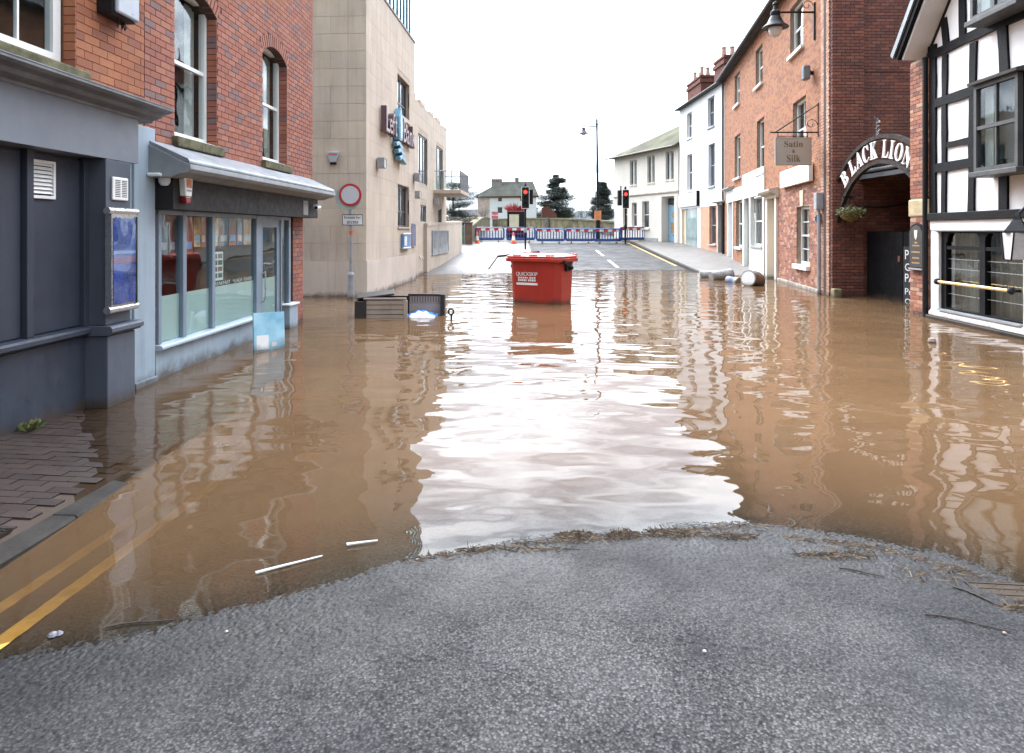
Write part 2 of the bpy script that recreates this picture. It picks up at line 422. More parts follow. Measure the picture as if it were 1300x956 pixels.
class MB:
    """collects boxes, tubes, prisms; build() links them as ONE mesh object"""

    def __init__(self):
        self.v, self.f = [], []

    def add(self, vs, fs):
        o = len(self.v)
        self.v.extend(vs)
        self.f.extend([tuple(i + o for i in f) for f in fs])
        return self

    def box(self, x0, x1, y0, y1, z0, z1):
        vs = [(x0, y0, z0), (x1, y0, z0), (x1, y1, z0), (x0, y1, z0), (x0, y0, z1), (x1, y0, z1), (x1, y1, z1), (x0, y1, z1)]
        return self.add(vs, [(0, 3, 2, 1), (4, 5, 6, 7), (0, 1, 5, 4), (1, 2, 6, 5), (2, 3, 7, 6), (3, 0, 4, 7)])

    def prism(self, poly, y0, y1):
        """poly in (x,z), counter-clockwise seen from -y; extruded along y"""
        n = len(poly)
        vs = [(x, y0, z) for x, z in poly] + [(x, y1, z) for x, z in poly]
        fs = [tuple(range(n)), tuple(range(2 * n - 1, n - 1, -1))]
        fs += [(i, i + n, (i + 1) % n + n, (i + 1) % n) for i in range(n)]
        return self.add(vs, fs)

    def profile(self, prof, x0, x1):
        """prof in (y,z) swept along x"""
        n = len(prof)
        vs = [(x0, y, z) for y, z in prof] + [(x1, y, z) for y, z in prof]
        fs = [tuple(range(n - 1, -1, -1)), tuple(range(n, 2 * n))]
        fs += [(i, (i + 1) % n, (i + 1) % n + n, i + n) for i in range(n)]
        return self.add(vs, fs)

    def tube(self, p0, p1, r0, r1=None, n=8, caps=True):
        r1 = r0 if r1 is None else r1
        p0, p1 = Vector(p0), Vector(p1)
        d = (p1 - p0).normalized()
        a = d.orthogonal().normalized()
        b = d.cross(a)
        vs = []
        for p, r in ((p0, r0), (p1, r1)):
            for i in range(n):
                t = 2 * math.pi * i / n
                vs.append(tuple(p + a * (r * math.cos(t)) + b * (r * math.sin(t))))
        fs = [(i, (i + 1) % n, (i + 1) % n + n, i + n) for i in range(n)]
        if caps:
            fs += [tuple(range(n - 1, -1, -1)), tuple(range(n, 2 * n))]
        return self.add(vs, fs)

    def path(self, pts, r, n=8):
        for a, b in zip(pts[:-1], pts[1:]):
            self.tube(a, b, r, r, n)
        return self

    def lathe(self, prof, c=(0, 0, 0), n=20, axis='z'):
        """prof: (radius, height) bottom to top"""
        vs, fs = [], []
        for r, h in prof:
            for i in range(n):
                t = 2 * math.pi * i / n
                x, y = r * math.cos(t), r * math.sin(t)
                if axis == 'z':
                    vs.append((c[0] + x, c[1] + y, c[2] + h))
                elif axis == 'y':
                    vs.append((c[0] + x, c[1] - h, c[2] + y))
                else:
                    vs.append((c[0] + h, c[1] + x, c[2] + y))
        for k in range(len(prof) - 1):
            for i in range(n):
                fs.append((k * n + i, k * n + (i + 1) % n, (k + 1) * n + (i + 1) % n, (k + 1) * n + i))
        fs.append(tuple(range(n - 1, -1, -1)))
        m = len(prof) - 1
        fs.append(tuple(range(m * n, m * n + n)))
        return self.add(vs, fs)

    def frame(self, x0, x1, z0, z1, w, y0, y1):
        """four butted rails round an opening"""
        self.box(x0, x0 + w, y0, y1, z0, z1)
        self.box(x1 - w, x1, y0, y1, z0, z1)
        self.box(x0 + w, x1 - w, y0, y1, z0, z0 + w)
        self.box(x0 + w, x1 - w, y0, y1, z1 - w, z1)
        return self

    def mesh(self, name, smooth=False):
        me = bpy.data.meshes.new(name)
        me.from_pydata(self.v, [], self.f)
        me.update()
        if smooth:
            me.polygons.foreach_set('use_smooth', [True] * len(me.polygons))
        return me

    def build(self, name, mat, parent=None, loc=None, rz=0.0, bevel=0.0, smooth=False, kind=None):
        o = bpy.data.objects.new(name, self.mesh(name, smooth))
        if mat is not None:
            o.data.materials.append(mat)
        COL.objects.link(o)
        if parent is not None:
            o.parent = parent
        if loc is not None:
            o.location = loc
        o.rotation_euler.z = rz
        if bevel > 0:
            md = o.modifiers.new('bevel', 'BEVEL'); md.width = bevel; md.segments = 2; md.limit_method = 'ANGLE'
        if smooth:
            md = o.modifiers.new('split', 'EDGE_SPLIT'); md.split_angle = R(40)
        if kind:
            o['kind'] = kind
        return o


def tag(o, label, cat, group=None, kind=None):
    if label:
        o['label'] = label
    if cat:
        o['category'] = cat
    if group:
        o['group'] = group
    if kind:
        o['kind'] = kind
    return o


def thing(name, label, cat, loc=(0, 0, 0), rz=0.0, group=None):
    o = bpy.data.objects.new(name, None)
    o.empty_display_size = 0.2
    COL.objects.link(o)
    o.location = loc
    o.rotation_euler = (0, 0, rz)
    return tag(o, label, cat, group)


def copy_thing(o, parent=None):
    c = o.copy()
    COL.objects.link(c)
    if parent is not None:
        c.parent = parent
    for ch in list(o.children):
        copy_thing(ch, c)
    return c


def wmat(o):
    m = o.matrix_basis.copy()
    while o.parent is not None:
        o = o.parent
        m = o.matrix_basis @ m
    return m


def wall(name, mat, parent, u0, u1, z0, z1, holes=(), y0=0.0, thick=0.25, **kw):
    """a slab with rectangular openings and real reveals, front face at y0"""
    us = sorted({u0, u1, *[min(max(h[i], u0), u1) for h in holes for i in (0, 1)]})
    zs = sorted({z0, z1, *[min(max(h[i], z0), z1) for h in holes for i in (2, 3)]})
    vid, vs, fs = {}, [], []

    def V(i, j, k):
        key = (i, j, k)
        if key not in vid:
            vid[key] = len(vs)
            vs.append((us[i], y0 if k == 0 else y0 + thick, zs[j]))
        return vid[key]

    def solid(i, j):
        if i < 0 or j < 0 or i >= len(us) - 1 or j >= len(zs) - 1:
            return False
        cu, cz = (us[i] + us[i + 1]) / 2, (zs[j] + zs[j + 1]) / 2
        return not any(h[0] < cu < h[1] and h[2] < cz < h[3] for h in holes)

    for i in range(len(us) - 1):
        for j in range(len(zs) - 1):
            if not solid(i, j):
                continue
            fs.append((V(i, j, 0), V(i + 1, j, 0), V(i + 1, j + 1, 0), V(i, j + 1, 0)))
            fs.append((V(i, j, 1), V(i, j + 1, 1), V(i + 1, j + 1, 1), V(i + 1, j, 1)))
            if not solid(i - 1, j):
                fs.append((V(i, j, 0), V(i, j + 1, 0), V(i, j + 1, 1), V(i, j, 1)))
            if not solid(i + 1, j):
                fs.append((V(i + 1, j, 0), V(i + 1, j, 1), V(i + 1, j + 1, 1), V(i + 1, j + 1, 0)))
            if not solid(i, j - 1):
                fs.append((V(i, j, 0), V(i, j, 1), V(i + 1, j, 1), V(i + 1, j, 0)))
            if not solid(i, j + 1):
                fs.append((V(i, j + 1, 0), V(i + 1, j + 1, 0), V(i + 1, j + 1, 1), V(i, j + 1, 1)))
    b = MB(); b.v, b.f = vs, fs
    return b.build(name, mat, parent, **kw)


UNIT = MB().box(-0.5, 0.5, 0, 1, -0.5, 0.5)
UNIT_MESH = {}


def unit_mesh(mat):
    if mat.name not in UNIT_MESH:
        me = UNIT.mesh('brick_' + mat.name)
        me.materials.append(mat)
        UNIT_MESH[mat.name] = me
    return UNIT_MESH[mat.name]


def project(w):
    if w.y < 0.3:
        return None
    return 650 + 866.7 * w.x / w.y, 294 - 866.7 * (w.z - 1.7) / w.y


def pieces(parent, mat, rects, nobj, y=0.0, depth=0.03, jit=0.002, name='brick', rest='brick_courses', seed=3):
    """rects (u0,u1,z0,z1): the nobj that show largest become objects, the others one joined part"""
    rnd = random.Random(seed)
    mw = wmat(parent)
    ranked = []
    for r in rects:
        w = mw @ Vector(((r[0] + r[1]) / 2, y, (r[2] + r[3]) / 2))
        p = project(w)
        vis = p is not None and -5 < p[0] < 1305 and p[1] > -5
        ranked.append(((1.0 if vis else 0.001) * (r[1] - r[0]) / max(0.5, w.length), r))
    ranked.sort(key=lambda t: -t[0])
    me = unit_mesh(mat)
    many = MB()
    for k, (s, r) in enumerate(ranked):
        yy = y - rnd.uniform(0, jit)
        if k < nobj and s > 0.002:
            o = bpy.data.objects.new(name, me)
            COL.objects.link(o)
            o.parent = parent
            o.location = ((r[0] + r[1]) / 2, yy, (r[2] + r[3]) / 2)
            o.scale = (r[1] - r[0], depth, r[3] - r[2])
        else:
            many.box(r[0], r[1], yy, yy + depth, r[2], r[3])
    if many.v:
        many.build(rest, mat, parent, kind='stuff')


def courses(u0, u1, z0, z1, L=0.235, Hc=0.083, j=0.009, holes=(), arches=(), bond=0.5, seed=1):
    """running-bond rectangles clipped round openings; arches: (uc, half, spring, apex, ring)"""
    rnd = random.Random(seed)
    out = []
    nz = int(math.ceil((z1 - z0) / Hc))
    for i in range(nz):
        a, b = z0 + i * Hc + j / 2, min(z1, z0 + (i + 1) * Hc - j / 2)
        if b - a < 0.02:
            continue
        zc = (a + b) / 2
        cuts = [(h[0], h[1]) for h in holes if h[2] - 0.03 < zc < h[3] + 0.03]
        for uc, half, sp, ap, ring in arches:
            Ri = (half * half + (ap - sp) ** 2) / (2 * (ap - sp))
            cz = ap - Ri
            Re = Ri + ring
            lo = cz + Re * (sp - cz) / Ri
            if sp - 0.02 < zc < cz + Re:
                w = math.sqrt(max(0, Re * Re - (zc - cz) ** 2)) if zc >= lo else half + (zc - sp) / max(1e-3, lo - sp) * (half * ring / Ri)
                cuts.append((uc - max(w, 0), uc + max(w, 0)))
        off = (i % 2) * bond * L
        u = u0 - off
        while u < u1:
            segs = [(max(u0, u + j / 2), min(u1, u + L - j / 2))]
            for c0, c1 in cuts:
                nxt = []
                for s0, s1 in segs:
                    if c1 <= s0 or c0 >= s1:
                        nxt.append((s0, s1))
                    else:
                        if c0 - s0 > 0.02:
                            nxt.append((s0, c0))
                        if s1 - c1 > 0.02:
                            nxt.append((c1, s1))
                segs = nxt
            for s0, s1 in segs:
                if s1 - s0 > 0.025:
                    out.append((s0, s1, a, b))
            u += L
    return out


def arch_ring(parent, mat, uc, half, sp, ap, ring, y, depth, n=15):
    """wedge bricks standing round a segmental arch"""
    Ri = (half * half + (ap - sp) ** 2) / (2 * (ap - sp))
    cz = ap - Ri
    th = math.asin(half / Ri)
    for k in range(n):
        t0 = -th + 2 * th * k / n + 0.012
        t1 = -th + 2 * th * (k + 1) / n - 0.012
        poly = [(uc + r * math.sin(t), cz + r * math.cos(t)) for r, t in ((Ri, t0), (Ri, t1), (Ri + ring, t1), (Ri + ring, t0))]
        MB().prism(poly, y - random.uniform(0, 0.003), y + depth).build('brick', mat, parent)


def arch_fill(name, parent, mat, uc, half, sp, ap, top, y0, thick):
    Ri = (half * half + (ap - sp) ** 2) / (2 * (ap - sp))
    cz = ap - Ri
    b = MB()
    n = 12
    for k in range(n):
        a, c = uc - half + 2 * half * k / n, uc - half + 2 * half * (k + 1) / n
        za, zc = cz + math.sqrt(Ri * Ri - (a - uc) ** 2), cz + math.sqrt(Ri * Ri - (c - uc) ** 2)
        b.prism([(a, za), (c, zc), (c, top), (a, top)], y0, y0 + thick)
    return b.build(name, mat, parent)


def text_obj(s, name, mat, parent, x, y, z, width=None, height=None, extrude=0.004, align='CENTER', rot=0.0):
    """lettering as a mesh standing in the local xz plane, facing -y; rot turns it in that plane"""
    cu = bpy.data.curves.new(name, 'FONT')
    cu.body = s
    cu.size = 1.0
    cu.extrude = 0.0
    tmp = bpy.data.objects.new(name, cu)
    COL.objects.link(tmp)
    bpy.context.view_layer.update()
    dg = bpy.context.evaluated_depsgraph_get()
    me = bpy.data.meshes.new_from_object(tmp.evaluated_get(dg))
    bpy.data.objects.remove(tmp)
    co = np.array([v.co[:] for v in me.vertices])
    lo, hi = co.min(0), co.max(0)
    w, h = hi[0] - lo[0], hi[1] - lo[1]
    sx = (width / w) if width else ((height / h) if height else 1)
    sz = (height / h) if height else sx
    cx = (lo[0] + hi[0]) / 2 if align == 'CENTER' else lo[0]
    X = (co[:, 0] - cx) * sx
    Z = (co[:, 1] - (lo[1] + hi[1]) / 2) * sz
    cr, sr = math.cos(rot), math.sin(rot)
    front = [(x + a * cr - c * sr, y - extrude, z + a * sr + c * cr) for a, c in zip(X, Z)]
    back = [(x + a * cr - c * sr, y, z + a * sr + c * cr) for a, c in zip(X, Z)]
    n = len(front)
    fs = [tuple(p.vertices) for p in me.polygons]
    from collections import Counter
    ec = Counter()
    for f in fs:
        for a, b in zip(f, f[1:] + f[:1]):
            ec[(min(a, b), max(a, b))] += 1
    side = []
    for f in fs:
        for a, b in zip(f, f[1:] + f[:1]):
            if ec[(min(a, b), max(a, b))] == 1:
                side.append((a, a + n, b + n, b))
    bpy.data.meshes.remove(me)
    m = MB(); m.v = front + back; m.f = fs + side
    return m.build(name, mat, parent)


def sash(parent, u0, u1, z0, z1, y=0.12, fw=0.07, cols=1, rows=1, frame_mat=None, pane_mat=None, sill=None, sill_mat=None,
         back=True, curtain=False, meeting=True, sill_h=0.07, sill_out=0.06):
    """sash window: frame part with panes, glazing bars, sill as sub-parts"""
    frame_mat = frame_mat or white_paint
    pane_mat = pane_mat or glass
    f = MB().frame(u0, u1, z0, z1, fw, y, y + 0.08)
    zm = (z0 + z1) / 2
    if meeting:
        f.box(u0 + fw, u1 - fw, y + 0.012, y + 0.06, zm - 0.025, zm + 0.025)
    bw = 0.022
    halves = ((z0 + fw, zm - 0.025), (zm + 0.025, z1 - fw)) if meeting else ((z0 + fw, z1 - fw),)
    for a, b in halves:
        for c in range(1, cols):
            x = u0 + fw + (u1 - u0 - 2 * fw) * c / cols
            f.box(x - bw / 2, x + bw / 2, y + 0.018, y + 0.052, a, b)
        for r in range(1, rows):
            zz = a + (b - a) * r / rows
            f.box(u0 + fw, u1 - fw, y + 0.020, y + 0.050, zz - bw / 2, zz + bw / 2)
    win = f.build('window', frame_mat, parent)
    for k, (a, b) in enumerate(halves):
        MB().box(u0 + fw - 0.004, u1 - fw + 0.004, y + 0.031 + 0.01 * k, y + 0.036 + 0.01 * k, a - 0.004, b + 0.004).build('pane', pane_mat, win)
    if sill is not None:
        MB().box(u0 - sill, u1 + sill, -sill_out, y - 0.002, z0 - sill_h, z0 - 0.002).build('sill', sill_mat or frame_mat, win, bevel=0.008)
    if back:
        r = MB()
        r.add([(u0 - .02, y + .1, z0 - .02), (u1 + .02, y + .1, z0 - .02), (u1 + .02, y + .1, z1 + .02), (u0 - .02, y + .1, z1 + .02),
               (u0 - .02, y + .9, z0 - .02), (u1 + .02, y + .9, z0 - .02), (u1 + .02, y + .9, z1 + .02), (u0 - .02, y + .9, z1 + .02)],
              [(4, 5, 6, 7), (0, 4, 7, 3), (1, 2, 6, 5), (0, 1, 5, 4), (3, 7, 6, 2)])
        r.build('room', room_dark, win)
    if curtain:
        cb = MB()
        for s0, s1 in ((u0 + fw, u0 + fw + (u1 - u0) * 0.26), (u1 - fw - (u1 - u0) * 0.26, u1 - fw)):
            n = 9
            for k in range(n):
                a, b = s0 + (s1 - s0) * k / n, s0 + (s1 - s0) * (k + 1) / n
                ya = y + 0.13 + (0.025 if k % 2 else 0)
                yb = y + 0.13 + (0 if k % 2 else 0.025)
                cb.add([(a, ya, z0 + fw), (b, yb, z0 + fw), (b, yb, z1 - fw), (a, ya, z1 - fw)], [(0, 1, 2, 3)])
        cb.build('curtain', curtain_m, win)
    return win

# ================================================================== site frames (x along the frontage, y into the building, z above the flood)
FRAMES = {
    'shop': ((-4.30, 0.0), math.atan2(1, .025)),
    'cafe': ((-4.109, 7.63), math.atan2(1, .025)),
    'bank': ((-3.80, 17.8), math.atan2(1, .051)),
    'ramp': ((-3.43, 27.5), math.atan2(1, .051)),
    'terrace': ((11.07, 35.6), math.atan2(-17.73, -2.74)),
    'white': ((10.84, 44.2), math.atan2(-8.6, .23)),
    'cream': ((7.83, 52.2), math.atan2(-7.9, 2.97)),
    'tudor': ((8.217, 13.4), math.atan2(-1, -.055)),
}


def on(fr, u, y, z):
    (ox, oy), t = FRAMES[fr]
    return (ox + math.cos(t) * u - math.sin(t) * y, oy + math.sin(t) * u + math.cos(t) * y, z)


def rz_of(fr):
    return FRAMES[fr][1]


def building(fr, name, label, cat='building'):
    (ox, oy), t = FRAMES[fr]
    return thing(name, label, cat, (ox, oy, 0), t)


# ================================================================== ground, road, pavements, water
SX = [-8, -4, -2.58, -2.02, -1.58, -1.155, -.687, -.377, .22, .9, 1.386, 1.574, 1.97, 2.26, 2.47, 3.0, 5.0, 9.0, 14]
SY = [1.2, 1.8, 2.35, 2.70, 2.91, 3.13, 3.50, 3.63, 3.80, 3.90, 4.0, 3.92, 3.80, 3.56, 3.29, 2.75, 1.4, .2, -1]


def road_z(X, Y):
    X, Y = np.asarray(X, float), np.asarray(Y, float)
    t = Y - np.interp(X, SX, SY)
    near = np.where(t < 0, .28 * (1 - np.exp(t * .055 / .28)), -.45 * (1 - np.exp(-np.abs(t) * .055 / .45)))
    near = np.where(t < 0, .28 * (1 - np.exp(np.minimum(t, 0) * .055 / .28)), near)
    q = Y - 30.5
    far = np.where(q < 0, -.45 * (1 - np.exp(np.minimum(q, 0) * .05 / .45)), .05 * q)
    far = np.where(q > 30, 1.5 + .9 * (1 - np.exp(-(np.maximum(q, 30) - 30) * .05 / .9)), far)
    w = np.clip((Y - 10) / 10, 0, 1)
    w = w * w * (3 - 2 * w)
    return near * (1 - w) + far * w


def pave_z(X, Y):
    X, Y = np.asarray(X, float), np.asarray(Y, float)
    yp = 4.4 + 1.4 * (-2.58 - X)
    return np.clip(.035 * (yp - Y), -.22, .2)


def axis(*segs):
    out = [segs[0][0]]
    for a, b, s in segs:
        n = max(1, int(round((b - a) / s)))
        out += [a + (b - a) * (i + 1) / n for i in range(n)]
    return np.array(out)


def sheet(name, xs, ys, zf, mat, noise_amp=0.0, seed=1, attr=None, chips=0.0):
    XX, YY = np.meshgrid(xs, ys)
    ZZ = zf(XX, YY)
    if noise_amp:
        rg = np.random.RandomState(seed)
        fine = rg.uniform(-1, 1, XX.shape) * noise_amp * .10
        big = np.zeros_like(XX)
        for k in range(14):
            a = rg.uniform(0, 2 * math.pi); fq = rg.uniform(2, 14)
            big += np.sin((XX * math.cos(a) + YY * math.sin(a)) * fq + rg.uniform(0, 6.28)) * (2.0 / fq)
        ZZ = ZZ + fine + big * noise_amp * .75
        if chips:                                                        # surface dressing: centimetre stones standing proud
            g = rg.uniform(0, 1, XX.shape)
            for ax_ in (0, 1):
                g = (np.roll(g, 1, ax_) + 2 * g + np.roll(g, -1, ax_)) / 4
            g = np.clip((g - .5) / g.std(), -1.6, 1.6)
            w = np.clip((XX + 2.3) / .15, 0, 1) * np.clip((2.75 - XX) / .15, 0, 1) * np.clip((YY - 1.9) / .2, 0, 1) * np.clip((4.25 - YY) / .2, 0, 1)
            ZZ = ZZ + np.minimum(g, .6) * w * chips * .72
    nx, ny = len(xs), len(ys)
    vs = np.stack([XX.ravel(), YY.ravel(), ZZ.ravel()], 1)
    i = np.arange(nx * ny).reshape(ny, nx)
    fs = np.stack([i[:-1, :-1].ravel(), i[:-1, 1:].ravel(), i[1:, 1:].ravel(), i[1:, :-1].ravel()], 1)
    me = bpy.data.meshes.new(name)
    me.vertices.add(len(vs)); me.vertices.foreach_set('co', vs.ravel())
    me.loops.add(fs.size); me.loops.foreach_set('vertex_index', fs.ravel().astype(np.int32))
    me.polygons.add(len(fs)); me.polygons.foreach_set('loop_start', np.arange(0, fs.size, 4, dtype=np.int32))
    me.update(calc_edges=True)
    me.polygons.foreach_set('use_smooth', [True] * len(fs))
    if attr is not None:
        a = me.attributes.new('depth', 'FLOAT', 'POINT')
        a.data.foreach_set('value', attr(XX, YY).ravel().astype(np.float32))
    me.materials.append(mat)
    o = bpy.data.objects.new(name, me)
    o['kind'] = 'structure'
    COL.objects.link(o)
    return o


xs = axis((-9, -2.6, .4), (-2.6, -2.15, .03), (-2.15, 2.62, .0056), (2.62, 3.2, .03), (3.2, 15, .4))
ys = axis((-12, 1.8, .6), (1.8, 2.12, .03), (2.12, 4.12, .0056), (4.12, 4.6, .03), (4.6, 8, .2), (8, 60, .8), (60, 130, 3))
road = sheet('road', xs, ys, road_z, asphalt, noise_amp=.0035, chips=.0030)
terrain_m = M('winter_grass', (0.07, 0.085, 0.035), 0.95, 0.35, 0.2)
ground = sheet('ground', axis((-3000, -60, 300), (-60, 60, 12), (60, 3000, 300)), axis((-600, -20, 60), (-20, 140, 10), (140, 3000, 260)),
               lambda X, Y: np.where(Y > 128, 2.25, np.where(Y > 60, -1.5 + 3.75 * np.clip((Y - 60) / 68, 0, 1) - .4, -1.6)) + 0 * X, terrain_m)


def bed(X, Y):
    z = np.where((X < -2.58) & (Y < 28), pave_z(X, Y), road_z(X, Y))
    return np.where((X > 8) & (Y > 22), road_z(X, Y) + .2, z)


sheet('flood_water', axis((-9, -2.7, .3), (-2.7, 3.2, .06), (3.2, 14, .3)), axis((-4, 2, .5), (2, 6.6, .06), (6.6, 12, .3), (12, 33, 1.0)),
      lambda X, Y: 0 * X, water_m, attr=lambda X, Y: np.maximum(0, -bed(X, Y)))

# near pavement on the left, with its pavers and kerbstones
pavement_left = sheet('pavement_left', axis((-4.6, -2.72, .1)), axis((-12, 28, .4)), lambda X, Y: pave_z(X, Y) - .012, mortar_dark)
pm = UNIT.mesh('paver'); pm.materials.append(pavior_mat())
count = 0
for i in range(46):
    y = 3.1 + i * .104
    for k in range(10):
        x = -4.25 + k * .206 + (.103 if i % 2 else 0)
        if x > -2.83 or x < -.77 * y - .15 or x < -4.16 or count >= 300:
            continue
        o = bpy.data.objects.new('paver', pm)
        COL.objects.link(o); o.parent = pavement_left
        o.location = (x, y - .048, float(pave_z(x, y)) - .03 + random.uniform(-.0025, .0025))
        o.scale = (.199, .097, .06)
        o.rotation_euler = (-.035 + random.uniform(-.005, .005), .049 + random.uniform(-.005, .005), random.uniform(-.006, .006))
        count += 1
for k in range(9):
    y0 = -.6 + k * .93
    b = MB()
    vs = []
    for (xx, dz) in ((-2.725, -.3), (-2.575, -.3), (-2.575, -.012), (-2.59, 0.004), (-2.725, .006)):
        vs.append((xx, dz))
    n = len(vs)
    V = [(x, y0, float(pave_z(-2.65, y0)) + z) for x, z in vs] + [(x, y0 + .918, float(pave_z(-2.65, y0 + .918)) + z) for x, z in vs]
    F = [tuple(range(n - 1, -1, -1)), tuple(range(n, 2 * n))] + [(i, (i + 1) % n, (i + 1) % n + n, i + n) for i in range(n)]
    b.add(V, F).build('kerbstone', kerb_m, pavement_left)

# double yellow lines, laid on the road
for X0, w in ((-2.12, .085), (-2.345, .075)):
    b = MB()
    prev = None
    for k in range(90):
        y = 1.9 + k * .06
        l_, r_ = X0 - w / 2 + random.uniform(-.004, .004), X0 + w / 2 + random.uniform(-.004, .004)
        row = [(l_, y, float(road_z(l_, y)) + .009), (r_, y, float(road_z(r_, y)) + .009)]
        if prev:
            b.add(prev + row, [(0, 1, 3, 2)])
        prev = row
    b.build('yellow_line', yellow_line, road)
# lane dashes and yellow edge line on the bridge approach
for x0, y0, x1, y1 in ((4.85, 31.3, 4.95, 35.0), (5.02, 37.6, 5.12, 41.4)):
    b = MB()
    for k in range(8):
        a, c = k / 8, (k + 1) / 8
        P = []
        for t in (a, c):
            X, Y = x0 + (x1 - x0) * t, y0 + (y1 - y0) * t
            P += [(X - .07, Y, float(road_z(X, Y)) + .014), (X + .07, Y, float(road_z(X, Y)) + .014)]
        b.add(P, [(0, 1, 3, 2)])
    b.build('lane_dash', white_line, road)
b = MB()
for k in range(20):
    P = []
    for Y in (32 + k * .8, 32.8 + k * .8):
        X = 7.7 + .03 * (Y - 32)
        P += [(X - .06, Y, float(road_z(X, Y)) + .014), (X + .06, Y, float(road_z(X, Y)) + .014)]
    b.add(P, [(0, 1, 3, 2)])
b.build('yellow_line', yellow_line, road)


def raised(name, edge_l, edge_r, ys_, lift, mat, nx=14):
    """pavement strip between two plan edges, following the road with a kerb face"""
    vs, fs = [], []
    for Y in ys_:
        a, c = edge_l(Y), edge_r(Y)
        for k in range(nx + 1):
            X = a + (c - a) * k / nx
            vs.append((X, Y, float(road_z(X, Y)) + lift(X, Y)))
    n = nx + 1
    for j in range(len(ys_) - 1):
        for k in range(nx):
            fs.append((j * n + k, j * n + k + 1, (j + 1) * n + k + 1, (j + 1) * n + k))
    b = MB(); b.v, b.f = vs, fs
    return b.build(name, mat, None, kind='structure')


yr = [20 + i * .8 for i in range(44)]
pavement_right = raised('pavement_right', lambda Y: 8.02 + .03 * (Y - 33), lambda Y: 12.2, yr, lambda X, Y: .11 + .06 * max(0, X - 8.0), flag_m)
pavement_far = raised('pavement_far', lambda Y: -4.2, lambda Y: 1.12, [26 + i * .7 for i in range(32)], lambda X, Y: .10 + .01 * max(0, 1 - X), flag_m)
for Ynam, edge, Y0, Y1, par in ((1, lambda Y: 8.02 + .03 * (Y - 33), 24.0, 54.0, pavement_right), (2, lambda Y: 1.12, 28.0, 48.0, pavement_far)):
    Y = Y0
    s = 1 if par is pavement_right else -1
    while Y < Y1:
        b = MB()
        P = []
        for yy in (Y, Y + .9):
            X = edge(yy)
            z = float(road_z(X, yy))
            P += [(X - s * .14, yy, z - .05), (X - s * .13, yy, z + .115), (X + s * .01, yy, z + .122), (X + s * .01, yy, z - .05)]
        b.add(P, [(0, 1, 5, 4), (1, 2, 6, 5), (2, 3, 7, 6), (3, 2, 1, 0), (4, 5, 6, 7)]).build('kerbstone', kerb_m, par)
        Y += .915

# ================================================================== left: dark shop with brick upper floor
A = building('shop', 'shop_building', 'brick building with slate-blue boarded shopfront at the left edge, beside the cafe')
hA = [(4.95, 6.48, 3.23, 5.4)]
wall('wall', mortar_orange, A, -9, 7.628, 2.6, 8.2, hA, .008, .3)
pieces(A, orange_brick, courses(3.6, 7.625, 2.95, 5.0, .24, .084, .008, hA, seed=2), 300, seed=4)
wr = MB()
for k in range(29):                                                      # brickwork of the window reveal
    wr.box(6.47, 6.4815, .001, .115, 3.25 + k * .084, 3.325 + k * .084)
wr.build('reveal_bricks', orange_brick, A, kind='stuff')
wn_ = sash(A, 5.0, 6.44, 3.26, 5.3, .12, .10, 3, 1, meeting=True, curtain=False, back=True)
MB().box(4.8, 6.56, -.10, .12, 3.10, 3.228).build('sill', mossy_stone, wn_, bevel=.02)
# cornice, fascia, recessed boards, ledge, stall riser
MB().profile([(0, 2.872), (-.205, 2.872), (-.215, 2.90), (-.30, 2.925), (-.33, 2.96), (-.41, 2.975), (-.44, 2.995), (-.44, 3.02), (0, 3.06)], -9, 7.43).build('cornice', cornice_grey, A, bevel=.004)
MB().profile([(-.445, 3.0205), (-.446, 3.03), (-.01, 3.072), (-.01, 3.061)], -9, 7.44).build('lead_flashing', lead_grey, A)
MB().box(-9, 7.17, -.2, .2, 2.41, 2.87).build('fascia', shop_mid, A)
MB().box(-9, 7.36, .03, .25, -.5, 2.405).build('back_board', shop_dark, A)
for a, b_ in ((4.2, 5.79), (5.90, 6.56)):
    MB().box(a, b_, .012, .029, .80, 2.38).build('board_panel', shop_dark, A, bevel=.004)
for u in (4.1, 5.845, 6.59):
    MB().box(u - .04, u + .04, -.035, .028, .79, 2.404).build('stile', shop_dark, A, bevel=.005)
MB().profile([(.03, .69), (-.05, .70), (-.06, .715), (-.10, .73), (-.10, .765), (-.085, .785), (.03, .79)], -9, 6.618).build('ledge', shop_dark, A)
MB().box(-9, 6.618, -.02, .029, -.5, .688).build('stall_riser', shop_dark, A)
MB().box(6.62, 7.03, -.2, .028, .79, 2.405).build('pilaster', shop_pil, A, bevel=.006)
MB().box(6.585, 7.045, -.24, .028, -.5, .688).build('pilaster_base', shop_pil, A, bevel=.008)
MB().profile([(.027, .69), (-.26, .70), (-.27, .715), (-.30, .73), (-.30, .765), (-.285, .785), (.027, .79)], 6.56, 7.10).build('pilaster_ledge', shop_pil, A)
MB().box(7.032, 7.36, -.02, .3, -.5, 2.86).build('end_pier', shop_light, A)
MB().box(7.362, 7.775, -.045, .3, -.5, 2.865).build('party_pilaster', shop_light, A, bevel=.006)
MB().box(7.35, 7.785, -.075, .29, -.5, .06).build('party_pilaster_base', shop_light, A, bevel=.006)
